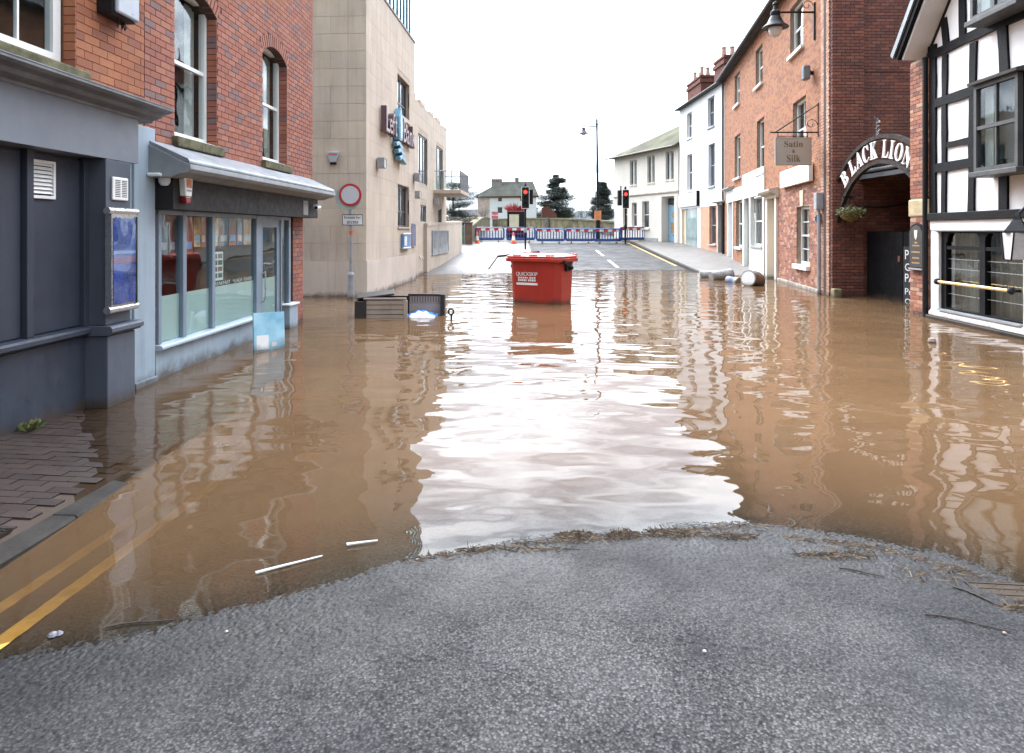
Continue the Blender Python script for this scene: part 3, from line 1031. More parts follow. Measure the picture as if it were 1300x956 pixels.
# louvred vent in the boarding, plastic grille on the pilaster
v = MB().frame(5.87, 6.19, 1.99, 2.33, .028, -.012, .02).build('vent', white_plastic, A, bevel=.003)
for k in range(8):
    z = 2.035 + k * .035
    MB().add([(5.9, -.006, z), (6.16, -.006, z), (6.16, .012, z + .03), (5.9, .012, z + .03)], [(0, 1, 2, 3)]).build('louvre', white_plastic, v)
v = MB().box(6.70, 6.96, -.222, -.201, 2.01, 2.24).build('grille', white_plastic, A, bevel=.012)
for k in range(10):
    z = 2.045 + k * .0175
    for a in (6.735, 6.845):
        MB().box(a, a + .085, -.2235, -.2225, z, z + .008).build('slot', black_plastic, v)
roofA = MB().profile([(-.2, 8.2), (4.5, 11.5), (9, 8.2)], -9, 7.6).build('roof', slate_roof, A)

# poster case on the pilaster
P = thing('poster_case', 'blue poster in an aluminium case on the slate-blue pilaster', 'poster case', on('shop', 6.80, -.2, .92), rz_of('shop'))
MB().box(-.21, .21, -.075, -.012, .02, .98).build('case', steel, P)
for z in (.0, .96):
    MB().tube((-.245, -.05, z + .02), (.245, -.05, z + .02), .036, n=14).build('end_roll', steel, P, smooth=True)
pb = M('poster_blue', (0.025, 0.06, 0.30), 0.3, 0.45, 3.0, bd=0)
ps = MB().box(-.185, .185, -.079, -.076, .07, .91).build('poster', pb, P)
MB().box(-.185, .185, -.0805, -.0792, .47, .53).build('poster_band', M('poster_purple', (0.20, 0.06, 0.16), 0.4, .2, 6, bd=0), ps)
MB().box(-.185, .185, -.0805, -.0792, .56, .59).build('poster_stripe', M('poster_pale', (0.22, 0.30, 0.52), 0.4, .2, 6, bd=0), ps)
MB().box(-.19, .19, -.087, -.083, .06, .92).build('cover', glass, P)
MB().box(.192, .208, -.088, -.076, .05, .93).build('case_edge', black_plastic, P)

# wall box with grey lid high on the brickwork
P = thing('wall_box', 'black and grey electrical box high on the orange brickwork', 'electrical box', on('shop', 6.98, -.002, 3.87), rz_of('shop'))
MB().box(-.20, .20, -.17, 0, 0, .62).build('casing', black_plastic, P, bevel=.015)
MB().box(-.19, .19, -.215, -.172, .015, .61).build('lid', M('grey_lid', (0.32, 0.35, 0.40), .35, .1, 3), P, bevel=.02)
MB().lathe([(.028, 0), (.028, .006), (.02, .008)], (.04, -.216, .30), 14, 'y').build('lock', galv, P)
cb = MB()
for s in (-.03, .03, .07):
    pts = [(.02 + s, -.10, 0), (.025 + s * 1.4, -.11, -.05), (.03 + s * 1.2, -.10, -.085), (.05 + s, -.09, -.05), (.05 + s, -.08, .0)]
    cb.path(pts, .006, 6)
cb.build('cable_loop', black_plastic, P)

# ================================================================== left: cafe
B = building('cafe', 'cafe_building', 'red brick cafe building with blue-grey shopfront and lead-topped canopy')
w1, w2 = (.65, 1.78), (3.40, 4.50)
hB = [(w1[0], w1[1], 2.86, 4.62), (w2[0], w2[1], 2.86, 4.62)]
arB = [((w1[0] + w1[1]) / 2, (w1[1] - w1[0]) / 2, 4.62, 4.80, .20), ((w2[0] + w2[1]) / 2, (w2[1] - w2[0]) / 2, 4.62, 4.80, .20)]
hB2 = [(a, b_, z0, 4.80) for a, b_, z0, _ in hB]
wall('wall', mortar_dark, B, .002, 5.94, 2.3, 9.0, hB2, .008, .3)
for uc, half, sp, ap, ring in arB:
    arch_fill('spandrel', B, mortar_dark, uc, half, sp, ap, 4.80, .0082, .29)
    arch_ring(B, red_brick, uc, half, sp, ap, ring, -.001, .12, 15)
pieces(B, red_brick, courses(.004, 5.94, 2.42, 8.9, .2245, .0800, .010, hB, arB, seed=5), 300, seed=6)
rv = MB()
for a, b_, z0, z1 in hB:
    for k in range(22):
        rv.box(b_ - .012, b_ + .002, .0, .135, z0 + .005 + k * .08, z0 + .075 + k * .08)
rv.build('reveal_bricks', red_brick, B, kind='stuff')
for k, (a, b_, z0, z1) in enumerate(hB):
    w_ = sash(B, a + .002, b_ - .012, 2.885, 4.80, .14, .065, 1, 1, curtain=True)
    MB().box(a - .06, b_ + .08, -.075, .13, 2.73, 2.858).build('sill', mossy_stone, w_, bevel=.015)
    MB().box(a + .01, b_ - .01, .02, .139, 2.862, 2.884).build('timber_sill', white_paint, w_, bevel=.004)
    MB().lathe([(.0, -.10), (.12, -.08), (.17, 0), (.12, .08), (.0, .10)], ((a + b_) / 2 + .06, .48, 4.32), 18, 'y').build('lamp_shade', M('shade_cream', (0.62, 0.52, 0.30), .7), w_, smooth=True)
# lead canopy and fascia
MB().profile([(.0, 2.74), (-.48, 2.52), (-.50, 2.49), (-.50, 2.47), (-.485, 2.462), (0, 2.70)], .02, 5.72).build('canopy_lead', lead_grey, B)
MB().profile([(.0, 2.698), (-.48, 2.460), (-.52, 2.455), (-.525, 2.40), (-.49, 2.365), (-.45, 2.35), (-.40, 2.352), (-.30, 2.31), (0, 2.31)], .0, 5.70).build('canopy_cornice', M('canopy_paint', (0.23, 0.245, 0.255), .6, .15, 3, streak=.5), B, bevel=.004)
MB().box(.15, 5.46, -.25, .0, 1.955, 2.308).build('fascia', fascia_black, B, bevel=.004)
MB().box(4.62, 4.88, -.256, -.2505, 2.0, 2.26).build('bare_patch', M('bare_grey', (.30, .31, .32), .8, .2, 6), B, bevel=.05)
# shopfront: mullions, panes, door, stall riser
for a, b_ in ((.236, .30), (.79, .88), (1.57, 1.66), (3.06, 3.235), (4.12, 4.17), (4.50, 4.60)):
    MB().box(a, b_, -.035, .06, .395 if b_ < 3.2 else -.5, 1.95).build('mullion', shop_blue, B, bevel=.008)
MB().box(.236, 4.60, -.03, .055, 1.90, 1.952).build('head_rail', shop_blue, B)
MB().profile([(.05, .33), (-.07, .33), (-.10, .345), (-.10, .37), (-.085, .385), (.05, .40)], .20, 3.23).build('window_sill', M('sill_paint', (.42, .50, .56), .4, .08, 2), B)
MB().box(.20, 3.232, -.02, .08, -.5, .328).build('stall_riser', shop_light, B)
for a, b_ in ((.30, .79), (.88, 1.57), (1.66, 3.06)):
    MB().box(a - .005, b_ + .005, .008, .014, .40, 1.90).build('pane', glass, B)
    MB().box(a + .001, b_ - .001, .018, .021, .405, .94).build('frosted_film', frost_m, B)
d = MB().frame(3.237, 4.118, -.45, 1.90, .13, -.01, .04).box(3.367, 3.988, -.008, .038, .05, .20).build('door', shop_blue, B, bevel=.004)
MB().box(3.365, 3.99, .012, .017, .19, 1.77).build('pane', glass, d)
MB().box(3.37, 3.985, .021, .024, .21, .94).build('frosted_film', frost_m, d)
MB().path([(3.325, -.012, 1.02), (3.325, -.07, 1.05), (3.325, -.07, .60), (3.325, -.012, .57)], .013, 8).build('handle', steel, d)
MB().box(4.172, 4.498, .010, .015, -.1, 1.90).build('pane', glass, B)
MB().box(4.17, 4.50, -.03, .05, -.5, .25).build('side_riser', shop_blue, B)
MB().box(4.30, 4.72, -.12, .02, -.5, .40).build('door_post', shop_light, B, bevel=.01)
MB().box(4.27, 4.75, -.15, .03, .40, .43).build('door_post_cap', white_paint, B, bevel=.005)
# brick piers either side of the shopfront
wall('pier_core', mortar_dark, B, .15, .234, -.5, 1.95, (), .008, .3)
wall('pier_core', mortar_dark, B, 4.80, 5.36, -.5, 2.4, (), .008, 1.2)
pr = courses(.152, .233, -.2, 1.95, .2245, .08, .01, seed=8) + courses(4.802, 5.358, -.2, 2.3, .2245, .08, .01, seed=9)
pieces(B, red_brick, pr, 0, rest='pier_bricks', seed=9)
eb = MB()
for k in range(31):
    for m_ in range(4):
        eb.box(5.352, 5.366, .03 + m_ * .2245, .245 + m_ * .2245, -.2 + k * .08, -.13 + k * .08)
eb.build('pier_end_bricks', red_brick, B, kind='stuff')
# interior seen through the panes
rm = MB()
rm.add([(.2, .07, -.1), (4.8, .07, -.1), (4.8, .07, 2.3), (.2, .07, 2.3), (.2, 3.6, -.1), (4.8, 3.6, -.1), (4.8, 3.6, 2.3), (.2, 3.6, 2.3)],
       [(4, 5, 6, 7), (0, 4, 7, 3), (1, 2, 6, 5), (0, 1, 5, 4), (3, 7, 6, 2)])
rm.build('room', M('cafe_room', (0.34, 0.29, 0.25), .9, .35, .8), B)
for a, b_, c in ((.34, .56, (.06, .08, .11)), (.58, .74, (.10, .03, .03)), (.93, 1.16, (.42, .08, .035)), (1.19, 1.36, (.52, .27, .10)), (1.38, 1.52, (.06, .05, .05)),
                 (1.70, 1.88, (.62, .36, .07)), (1.92, 2.18, (.05, .04, .09)), (2.22, 2.46, (.45, .10, .05)), (2.50, 2.68, (.08, .14, .36)), (2.72, 3.00, (.42, .22, .13))):
    pz = 1.50 if a > 1 else 1.42
    o = MB().box(a, b_, .030, .033, pz, 1.885).build('poster', M('poster_%d' % int(a * 100), c, .6, .45, 9.0, bd=0), B)
    MB().box(a + .03, b_ - .03, .0285, .0298, pz + .06, pz + .15).build('poster_blob', M('poster_b%d' % int(a * 100), tuple(min(1, .25 + x * .8) for x in reversed(c)), .6, .3, 14, bd=0), o)
mn = MB().box(1.69, 2.02, .026, .029, 1.02, 1.42).build('menu_sheet', white_paint, B)
for r in range(4):
    for c in range(2):
        MB().box(1.71 + c * .155, 1.84 + c * .155, .0245, .0258, 1.055 + r * .09, 1.12 + r * .09).build('menu_photo', M('menu_ph%d' % (r % 2), ((.10, .12, .08), (.20, .12, .08))[r % 2], .6, .5, 25, bd=0), mn)
tb = MB().box(1.665, 3.055, .0225, .0255, .94, 1.015).build('slogan_strip', fascia_black, B)
for s, u, w_ in (('BREAKFAST', 1.97, .55), ('*LUNCH', 2.49, .32), ('*DINNER', 2.86, .33)):
    text_obj(s, 'slogan', white_paint, tb, u, .0222, .978, w_, .05, .001)
MB().profile([(-.2, 9.0), (4.5, 12.4), (9, 9.0)], 0, 5.94).build('roof', slate_roof, B)
wall('end_wall', mortar_dark, B, 5.6, 5.935, -.5, 2.3, (), .3, 8.0)

# fixtures on the two shopfronts
P = thing('dome_camera', 'white dome camera on the pale pilaster between shop and cafe', 'security camera', on('cafe', .05, -.05, 2.24), rz_of('cafe'))
MB().box(-.10, .17, -.15, .0, .075, .115).build('arm', white_plastic, P, bevel=.015)
MB().lathe([(.0, -.02), (.04, -.015), (.065, .02), (.07, .075)], (.10, -.10, .0), 16).build('dome', white_plastic, P, smooth=True)
P = thing('alarm_box', 'white burglar alarm box with red base under the cafe canopy', 'alarm box', on('cafe', .36, -.25, 2.06), rz_of('cafe'))
MB().prism([(-.07, .05), (.07, .05), (.10, .27), (-.10, .27)], -.075, 0).build('cover', white_plastic, P, bevel=.012)
MB().prism([(-.055, -.03), (.055, -.03), (.07, .047), (-.07, .047)], -.07, 0).build('strobe', M('strobe_red', (.20, .012, .015), .25, .1, 5), P, bevel=.01)
MB().box(-.06, .06, -.0775, -.0755, .15, .25).build('emblem', M('alarm_print', (.50, .16, .06), .5, .6, 22, bd=0), P)
MB().box(-.055, .055, -.0775, -.0755, .105, .13).build('print_line', galv, P)
P = thing('bullet_camera', 'small white bullet camera at the right end of the cafe fascia', 'security camera', on('cafe', 5.16, -.25, 2.13), rz_of('cafe'))
MB().tube((0, -.02, .05), (0, -.08, .05), .03, n=12).build('mount', white_plastic, P)
MB().tube((-.12, -.10, .01), (.10, -.09, .03), .038, n=14).build('housing', white_plastic, P, smooth=True)
MB().tube((-.128, -.10, .01), (-.122, -.10, .01), .03, n=14).build('lens', black_plastic, P)

# pale blue sign board standing in the water against the door
P = thing('leaning_board', 'pale blue signboard leaning upright in the water by the cafe door', 'signboard', (-3.47, 9.78, -.12), R(59))
P.rotation_euler = (R(-6), R(3), R(59))
MB().box(-.27, .27, -.012, .012, 0, .66).build('board', M('sky_blue_board', (.20, .50, .68), .5, .25, 1.6, bd=.0004, col2=(.45, .70, .80)), P, bevel=.002)
MB().box(-.23, -.02, -.0145, -.0125, .14, .34).build('print_patch', white_paint, P, bevel=.002)
MB().box(.03, .12, -.0145, -.0125, .17, .23).build('print_mark', white_paint, P)

# ================================================================== left: sandstone bank-side block
C = building('bank', 'stone_office_building', 'pale sandstone modern block with metal lettering and glazed top storey')
FW = [(3.72, 5.59, 5.38, 6.70), (3.76, 5.55, 1.85, 3.20)]


def ashlar(u0, u1, z0, z1, holes, L, Hc, seed, bond=.5):
    return courses(u0, u1, z0, z1, L, Hc, .004, holes, (), bond, seed)


wall('front_wall', joint_stone, C, .006, 6.55, .93, 8.40, FW, .006, .35)
pieces(C, sandstone, ashlar(.0, 6.55, .934, 8.40, FW, 1.10, .4565, 4), 300, 0, .05, .001, 'stone_block', 'stone_courses')
wall('front_plinth', joint_stone, C, -.024, 6.57, -.6, .925, (), -.024, .35)
pieces(C, plinth_stone, [(a, b_, -.6, .926) for a, b_ in ((-.03, 1.4), (1.406, 2.9), (2.906, 4.4), (4.406, 5.6), (5.606, 6.57))], 300, -.03, .05, .001, 'plinth_slab')
# side wall facing the camera, its own frame turned a quarter
side = MB().box(0, 6.0, .006, .3, -.6, 9.4).build('side_wall', joint_stone, C, (0, 0, 0), 0)
side.rotation_euler.z = R(-90)
side.location = (.0, 6.0, 0)
pieces(side, sandstone_side, [r for r in courses(2.5, 5.51, .934, 9.4, 1.02, .4565, .008, seed=6)] + [r for r in courses(5.518, 5.999, .934, 9.4, 2, .4565, .008, bond=0, seed=6)], 300, 0, .05, .001, 'stone_block', 'stone_courses')
pieces(side, plinth_stone, [(2.5, 4.05, -.6, .926), (4.056, 5.20, -.6, .926), (5.206, 6.028, -.6, .926)], 300, -.03, .05, .001, 'plinth_slab')
MB().box(.05, 6.5, .05, 6, 8.41, 8.46).build('terrace_slab', joint_stone, C)
MB().box(-.03, 6.58, -.03, .3, 8.405, 8.47).build('coping', M('coping_grey', (.20, .20, .20), .6), C)
# glazed top storey
for k in range(11):
    u = .9 + k * .5
    MB().box(u, u + .055, .02, .09, 8.47, 12.2).build('mullion', M('blue_mullion', (.13, .25, .31), .4), C)
    if k < 10:
        MB().box(u + .055, u + .5, .05, .058, 8.47, 12.2).build('pane', glass_blue, C)
for z in (8.47, 10.0, 12.2):
    MB().box(.9, 5.96, .022, .088, z, z + .05).build('transom', MATS['blue_mullion'], C)
MB().box(.9, 5.9, 2.2, 2.3, 8.47, 12.2).build('inner_wall', M('inner_teal', (.16, .28, .31), .8), C)
MB().box(.7, 6.2, -.05, 6, 12.26, 12.45).build('roof_slab', MATS['coping_grey'], C)
for a, b_, z0, z1 in FW:
    w_ = MB().frame(a, b_, z0, z1, .06, .12, .18).box((a + b_) / 2 - .05, (a + b_) / 2 + .05, .122, .178, z0 + .06, z1 - .06)
    w_.box(a + .06, (a + b_) / 2 - .05, .123, .177, z0 + .48, z0 + .53).box((a + b_) / 2 + .05, b_ - .06, .123, .177, z0 + .48, z0 + .53)
    w_ = w_.build('window', M('bronze_frame', (.05, .05, .06), .4), C)
    for s0, s1 in ((a + .06, (a + b_) / 2 - .05), ((a + b_) / 2 + .05, b_ - .06)):
        MB().box(s0, s1, .146, .152, z0 + .06, z1 - .06).build('pane', far_glass, w_)
    MB().box(a - .04, b_ + .04, -.05, .119, z0 - .05, z0 - .003).build('sill', sandstone, w_)
# two-storey wing set back a little
W2 = [(8.53, 10.55, 3.60, 5.52), (12.85, 14.75, 3.56, 5.60), (8.97, 10.25, 2.06, 2.76), (13.3, 14.37, 2.06, 2.76)]
wall('wing_wall', joint_stone, C, 6.56, 15.9, -.3, 6.70, W2, .256, .4)
pieces(C, sandstone, ashlar(6.56, 15.9, -.2, 6.70, W2, 1.10, .4565, 7), 300, .25, .05, .001, 'stone_block', 'stone_courses')
MB().box(15.9, 15.95, .26, 6, -.3, 6.7).build('wing_end', sandstone, C)
MB().box(6.56, 15.95, .66, 6, 6.45, 6.5).build('wing_roof', MATS['coping_grey'], C)
for k, u in enumerate((6.9, 8.9, 11.0, 13.0, 14.9)):
    MB().box(u, u + 1.0, .24, .5, 6.70, 6.70 + (.16 if k % 2 else .08)).build('parapet_stone', sandstone, C)
    MB().tube((u - .3, .4, 6.7), (u - .3, .4, 7.05), .03, n=6).build('balustrade_post', galv, C)
for a, b_, z0, z1 in W2:
    n_ = 3 if b_ - a > 1.6 else 2
    w_ = MB().frame(a, b_, z0, z1, .06, .30, .36)
    for k in range(1, n_):
        u = a + (b_ - a) * k / n_
        w_.box(u - .03, u + .03, .302, .358, z0 + .06, z1 - .06)
    w_ = w_.build('window', M('grey_frame', (.16, .20, .22), .4), C)
    for k in range(n_):
        u0_, u1_ = a + .06 + (b_ - a - .12) * k / n_ + .03, a + .06 + (b_ - a - .12) * (k + 1) / n_ - .03
        MB().box(u0_, u1_, .325, .33, z0 + .06, z1 - .06).build('pane', far_glass, w_)
b_ = MB().box(12.1, 15.3, -.95, .249, 3.37, 3.53).build('balcony', sandstone, C, bevel=.02)
for k in range(9):
    MB().tube((12.15 + k * .385, -.91, 3.53), (12.15 + k * .385, -.91, 4.36), .022, n=6).build('baluster', galv, b_)
for k in range(3):
    MB().tube((12.15, -.91 + k * .37, 3.53), (12.15, -.91 + k * .37, 4.36), .022, n=6).build('baluster', galv, b_)
MB().path([(12.15, .2, 4.36), (12.15, -.91, 4.36), (15.25, -.91, 4.36), (15.25, .2, 4.36)], .028, 8).build('handrail', galv, b_)
MB().box(12.2, 15.2, -.905, -.897, 3.6, 4.28).build('glass_panel', glass, b_)
MB().box(12.1405, 12.1465, -.86, .2, 3.6, 4.28).build('glass_panel', glass, b_)

# metal lettering and emblem on the stone front
plum = M('plum_metal', (.095, .055, .066), .4, .15, 4)
plum_face = M('plum_face', (.30, .20, .20), .4, .1, 4)
P = thing('letter_sign', 'raised plum metal letters reading LEFT BANK with a blue sail on the stone front', 'sign', on('bank', 0, 0, 4.5), rz_of('bank'))
for s, u, w_, h_ in (('L', 1.66, .44, .72), ('e', 2.06, .34, .44), ('f', 2.38, .24, .66), ('t', 2.68, .24, .58), ('B', 3.98, .46, .74), ('a', 4.46, .36, .46), ('n', 4.90, .38, .46), ('k', 5.40, .42, .70)):
    o = text_obj(s, 'letter', plum, P, u, -.03, h_ / 2 + .04, w_, h_, .16)
    text_obj(s, 'letter_face', plum_face, o, u, -.192, h_ / 2 + .04, w_ * .96, h_ * .97, .006)
sail_m = M('sail_blue', (.10, .26, .36), .35, .2, 3)
sail = [(3.05, .0), (3.45, .0), (3.56, .35), (3.50, .75), (3.28, 1.02), (3.06, .72), (3.0, .35)]
o = MB().prism(sail, -.22, -.03).build('sail', sail_m, P, bevel=.02)
MB().prism([(3.12, .08), (3.30, .05), (3.34, .5), (3.26, .85), (3.12, .6)], -.236, -.222).build('sail_face', M('sail_pale', (.36, .52, .60), .35, .2, 3), o)
for k in range(3):
    z = -.16 - k * .20
    x0 = 2.85 + k * .16
    wave = [(x0, z - .06), (x0 + .35, z + .02), (x0 + .65, z - .06), (x0 + .95, z - .10), (x0 + .9, z + .02), (x0 + .62, z + .10), (x0 + .34, z + .15), (x0 - .03, z + .06)]
    o = MB().prism(wave, -.18 - .02 * k, -.03).build('wave', sail_m, P, bevel=.02)
P = thing('wall_lamp', 'square box lamp on the stone front left of the lettering', 'wall lamp', on('bank', 1.02, 0, 3.48), rz_of('bank'), 'box lamps on the stone front')
MB().box(0, .26, -.22, -.04, 0, .24).build('lamp_box', M('lamp_white', (.62, .58, .52), .4), P, bevel=.01)
MB().frame(-.02, .28, -.02, .26, .03, -.235, -.03).build('lamp_frame', galv, P)
MB().box(.05, .2, -.04, -.004, .06, .18).build('bracket', galv, P)
for fr_u, y_, z_, lab in ((6.25, 0, 3.50, 'square box lamp on the corner of the stone block under its upper window'), (7.6, .25, 2.95, 'small box lamp low on the set-back stone wing'), (12.0, .25, 2.90, 'small box lamp under the balcony of the stone wing')):
    c = copy_thing(P)
    c.location = on('bank', fr_u, y_, z_)
    c['label'] = lab
P = thing('alarm_box', 'blue-grey shield-shaped alarm box on the stone side wall', 'alarm box', (-4.66, 17.83, 3.50), 0)
MB().prism([(-.08, 0), (.08, 0), (.15, .20), (.15, .28), (-.15, .28), (-.15, .20)], -.08, .05).build('cover', M('alarm_grey', (.36, .40, .44), .4), P, bevel=.015)
MB().box(-.11, .11, -.0835, -.0815, .18, .24).build('emblem', M('alarm_red', (.45, .14, .12), .5, .5, 30, bd=0), P)
MB().prism([(-.07, -.05), (.07, -.05), (.08, -.003), (-.08, -.003)], -.07, .05).build('strobe', black_plastic, P)
P = thing('notice_case', 'steel-edged blue menu case on the stone front below the lower window', 'notice case', on('bank', 4.2, -.0, 1.16), rz_of('bank'))
MB().box(0, 1.1, -.10, -.002, 0, .46).build('case', M('case_blue', (.10, .24, .45), .3, .3, 5, bd=0), P)
MB().tube((-.05, -.08, .46), (1.15, -.08, .46), .035, n=12).build('end_roll', steel, P, smooth=True)
MB().tube((-.05, -.08, 0), (1.15, -.08, 0), .035, n=12).build('end_roll', steel, P, smooth=True)
MB().box(.12, .5, -.104, -.101, .08, .38).build('sheet', white_paint, P)
P = thing('wall_poster', 'small red and blue poster at the end of the stone front', 'poster', on('bank', 5.95, -.002, 1.2), rz_of('bank'))
MB().box(0, .5, -.03, 0, 0, .75).build('backing', M('poster_mix', (.30, .10, .14), .5, .5, 5, bd=0, col2=(.12, .2, .45)), P)
MB().frame(-.03, .53, -.03, .78, .03, -.045, .0).build('rim', galv, P)

# stone wall of the ramp, with mural panel and handrail
D_ = thing('ramp_wall', 'smooth sandstone ramp wall with a dark mural panel beyond the stone block', 'wall', on('ramp', 0, 0, 0), rz_of('ramp'))
MB().prism([(0, -.3), (11.3, -.3), (11.3, 2.28), (0, 2.02)], .0, .46).build('wall_body', joint_stone, D_)
for k in range(7):
    a = k * 1.62
    t0, t1 = 2.02 + .023 * a, 2.02 + .023 * min(11.3, a + 1.61)
    for z0_, z1a, z1b in ((-.3, .95, .95), (.956, t0 - .1, t1 - .1)):
        MB().prism([(a, z0_), (min(11.3, a + 1.61), z0_), (min(11.3, a + 1.61), z1b), (a, z1a)], -.012, -.0005).build('stone_block', sandstone, D_)
MB().prism([(-.02, 1.92), (11.3, 2.18), (11.3, 2.30), (-.02, 2.04)], -.03, .49).build('coping', sandstone, D_)
for z0_, z1_ in ((-.3, .60), (.606, 1.25), (1.256, 1.91)):
    MB().box(-.013, -.001, 0, .46, z0_, z1_).build('stone_block', sandstone, D_)
P = thing('mural_panel', 'dark patterned glass panel fixed to the sandstone ramp wall', 'panel', on('ramp', 1.1, -.02, .72), rz_of('ramp'))
MB().box(0, 4.6, -.03, 0, 0, 1.0).build('panel', M('mural', (.10, .105, .11), .35, .6, 2.5, 4, .002, col2=(.30, .32, .33)), P)
MB().frame(-.03, 4.63, -.03, 1.03, .03, -.04, .0).build('rim', galv, P)
P = thing('handrail', 'curved steel handrail at the foot of the ramp wall', 'handrail', (-3.98, 26.6, 0), 0)
for y in (0, .5):
    MB().path([(0, y, .15), (0, y, .98), (.12, y, .98), (.34, y, .80), (.46, y, .60)], .024, 10).build('rail', steel, P, smooth=True)

# ================================================================== right: brick terrace
T = building('terrace', 'brick_terrace', 'three-storey orange brick terrace with white shopfront and cream doorway')
TW = [(3.2, 4.55, 7.60, 9.05), (8.2, 9.5, 7.45, 8.95), (13.75, 15.3, 7.30, 8.85),
      (3.2, 4.7, 4.20, 6.18), (8.45, 9.80, 3.98, 6.08), (14.1, 15.6, 3.98, 5.75)]
TG = [(1.35, 2.70, -.2, 3.10), (3.6, 5.15, 1.00, 3.12), (5.55, 9.90, -.2, 3.18), (10.40, 12.0, -.4, 3.0), (14.55, 15.95, .68, 2.46)]
TH = TW + TG
wall('front_wall', mortar_pale, T, .002, 17.93, -.6, 9.55, TH, .008, .32)
pieces(T, terrace_brick, courses(.004, 12.1, .0, 9.5, .235, .083, .012, TH, seed=12) + courses(12.1, 17.2, 3.02, 9.5, .235, .083, .012, TH, seed=13), 140, depth=.03, seed=14)
pieces(T, mixed_brick, courses(12.1, 17.2, -.15, 3.02, .235, .083, .012, TH, seed=15), 220, depth=.03, rest='lower_brick_courses', seed=16)
pieces(T, pale_brick, courses(17.2, 17.932, -.15, 9.5, .235, .083, .012, (), seed=17), 120, y=-.03, depth=.06, rest='corner_brick_courses', seed=18)
# end wall facing the camera (courses level with it)
ew = thing('end_wall', None, None)
ew = MB().box(0, 5.5, .008, .4, -.6, 11.5).build('end_wall', mortar_dark, T)
th = FRAMES['terrace'][1]
ew.rotation_euler.z = -th
v = Matrix.Rotation(-th, 3, 'Z') @ (Vector((8.335, 17.86, 0)) - Vector((11.07, 35.6, 0)))
ew.location = v
bpy.data.objects.remove(bpy.data.objects['end_wall']) if bpy.data.objects['end_wall'].type == 'EMPTY' else None
pieces(ew, dark_brick, courses(.84, 3.6, -.2, 8.2, .235, .083, .012, (), seed=20), 220, seed=21)
pieces(ew, dark_brick, courses(.0, .835, -.2, 8.2, .235, .083, .012, (), seed=22), 80, y=-.09, depth=.1, rest='pier_brick_courses', seed=23)
MB().box(.84, 3.6, -.012, .01, 5.88, 5.90).build('string_line', mortar_dark, ew)
pts = [(.4 + k * .25, -.06, 2.42 - .16 * math.sin(math.pi * k / 8) + .02 * k) for k in range(9)]
MB().path(pts, .018, 6).build('cable', black_plastic, ew)
# roof, gutter, downpipe
MB().profile([(-.35, 9.52), (-.35, 9.60), (4.8, 13.4), (9.0, 9.55), (.3, 9.55)], -.02, 17.95).build('roof', slate_roof, T)
MB().tube((-.05, -.36, 9.55), (18.0, -.36, 9.55), .075, n=10).build('gutter', black_plastic, T)
MB().tube((.06, -.08, .1), (.06, -.08, 9.45), .05, n=10).build('downpipe', black_plastic, T)
MB().tube((17.35, -.12, .0), (17.35, -.12, 2.3), .045, n=10).build('downpipe', galv, T)
MB().box(17.22, 17.48, -.22, -.035, 2.3, 2.75).build('pipe_hopper', galv, T, bevel=.01)
MB().box(12.12, 17.1, -.05, .0, -.5, .10).build('base_course', M('base_stone', (.48, .44, .38), .8, .2, 3), T)
for k, (a, b_, z0, z1) in enumerate(TW):
    w_ = sash(T, a, b_, z0, z1, .13, .075, 1 if k != 5 else 2, 1, back=True, pane_mat=glass, sill=.08, sill_h=.10, sill_out=.10)
    lt = MB()
    n_ = 12
    for j in range(n_):
        t = (j + .5) / n_ - .5
        uu = (a + b_) / 2 + t * (b_ - a + .16)
        lt.prism([(uu - .055, z1 + .004), (uu + .045, z1 + .004), (uu + .05 + t * .1, z1 + .215), (uu - .05 + t * .1, z1 + .215)], -.006, .05)
    lt.build('flat_arch', M('gauged_brick', (.36, .15, .08), .85, .15, 4), w_, kind='stuff')
for k in (1,):
    a, b_, z0, z1 = TW[k]
sash(T, 3.6, 5.15, 1.00, 3.12, .13, .08, 1, 1, sill=.06, sill_h=.12, sill_out=.10)
w_ = sash(T, 14.55, 15.95, .70, 2.46, .13, .08, 2, 2, sill=.10, sill_h=.14, sill_out=.12)
MB().prism([(15.05, 2.47), (15.35, 2.47), (15.42, 2.95), (14.98, 2.95)], -.03, .04).build('keystone', M('key_stone', (.55, .42, .32), .8), w_)
# white boarded shopfront
MB().box(5.50, 9.95, -.06, .02, 3.12, 4.18).build('shop_sign_board', M('peeled_white', (.70, .70, .68), .7, .06, 2, streak=.12), T, bevel=.01)
for u in (6.6, 7.0, 7.5, 8.3):
    MB().box(u, u + random.uniform(.05, .25), -.063, -.0605, 3.4 + random.uniform(0, .3), 3.5 + random.uniform(.1, .4)).build('stain_patch', M('stain', (.34, .34, .33), .8, .4, 8), T)
MB().box(1.0, 5.498, -.05, .02, 3.14, 3.72).build('white_band', white_render, T)
for a, b_ in ((5.5, 5.85), (7.0, 7.30), (9.72, 9.95)):
    MB().box(a, b_, -.05, .12, -.2, 3.118).build('shop_pilaster', white_paint, T, bevel=.01)
MB().box(7.302, 9.718, -.03, .10, -.2, 1.05).build('stall_riser', white_paint, T)
MB().box(7.302, 9.718, -.10, .10, 1.052, 1.12).build('shop_sill', M('grey_sill', (.30, .30, .30), .7), T)
sash(T, 7.32, 9.70, 1.13, 3.11, .16, .08, 2, 1, sill=None)
d = MB().box(5.852, 6.998, .22, .27, -.2, 2.5).build('door', M('sage_green', (.42, .45, .36), .5, .1, 2), T)
for z0_, z1_ in ((.3, 1.0), (1.2, 2.3)):
    MB().frame(6.0, 6.85, z0_, z1_, .04, .205, .2195).build('door_panel', MATS['sage_green'], d)
MB().box(5.852, 6.998, .222, .268, 2.56, 3.10).build('fanlight', far_glass, T)
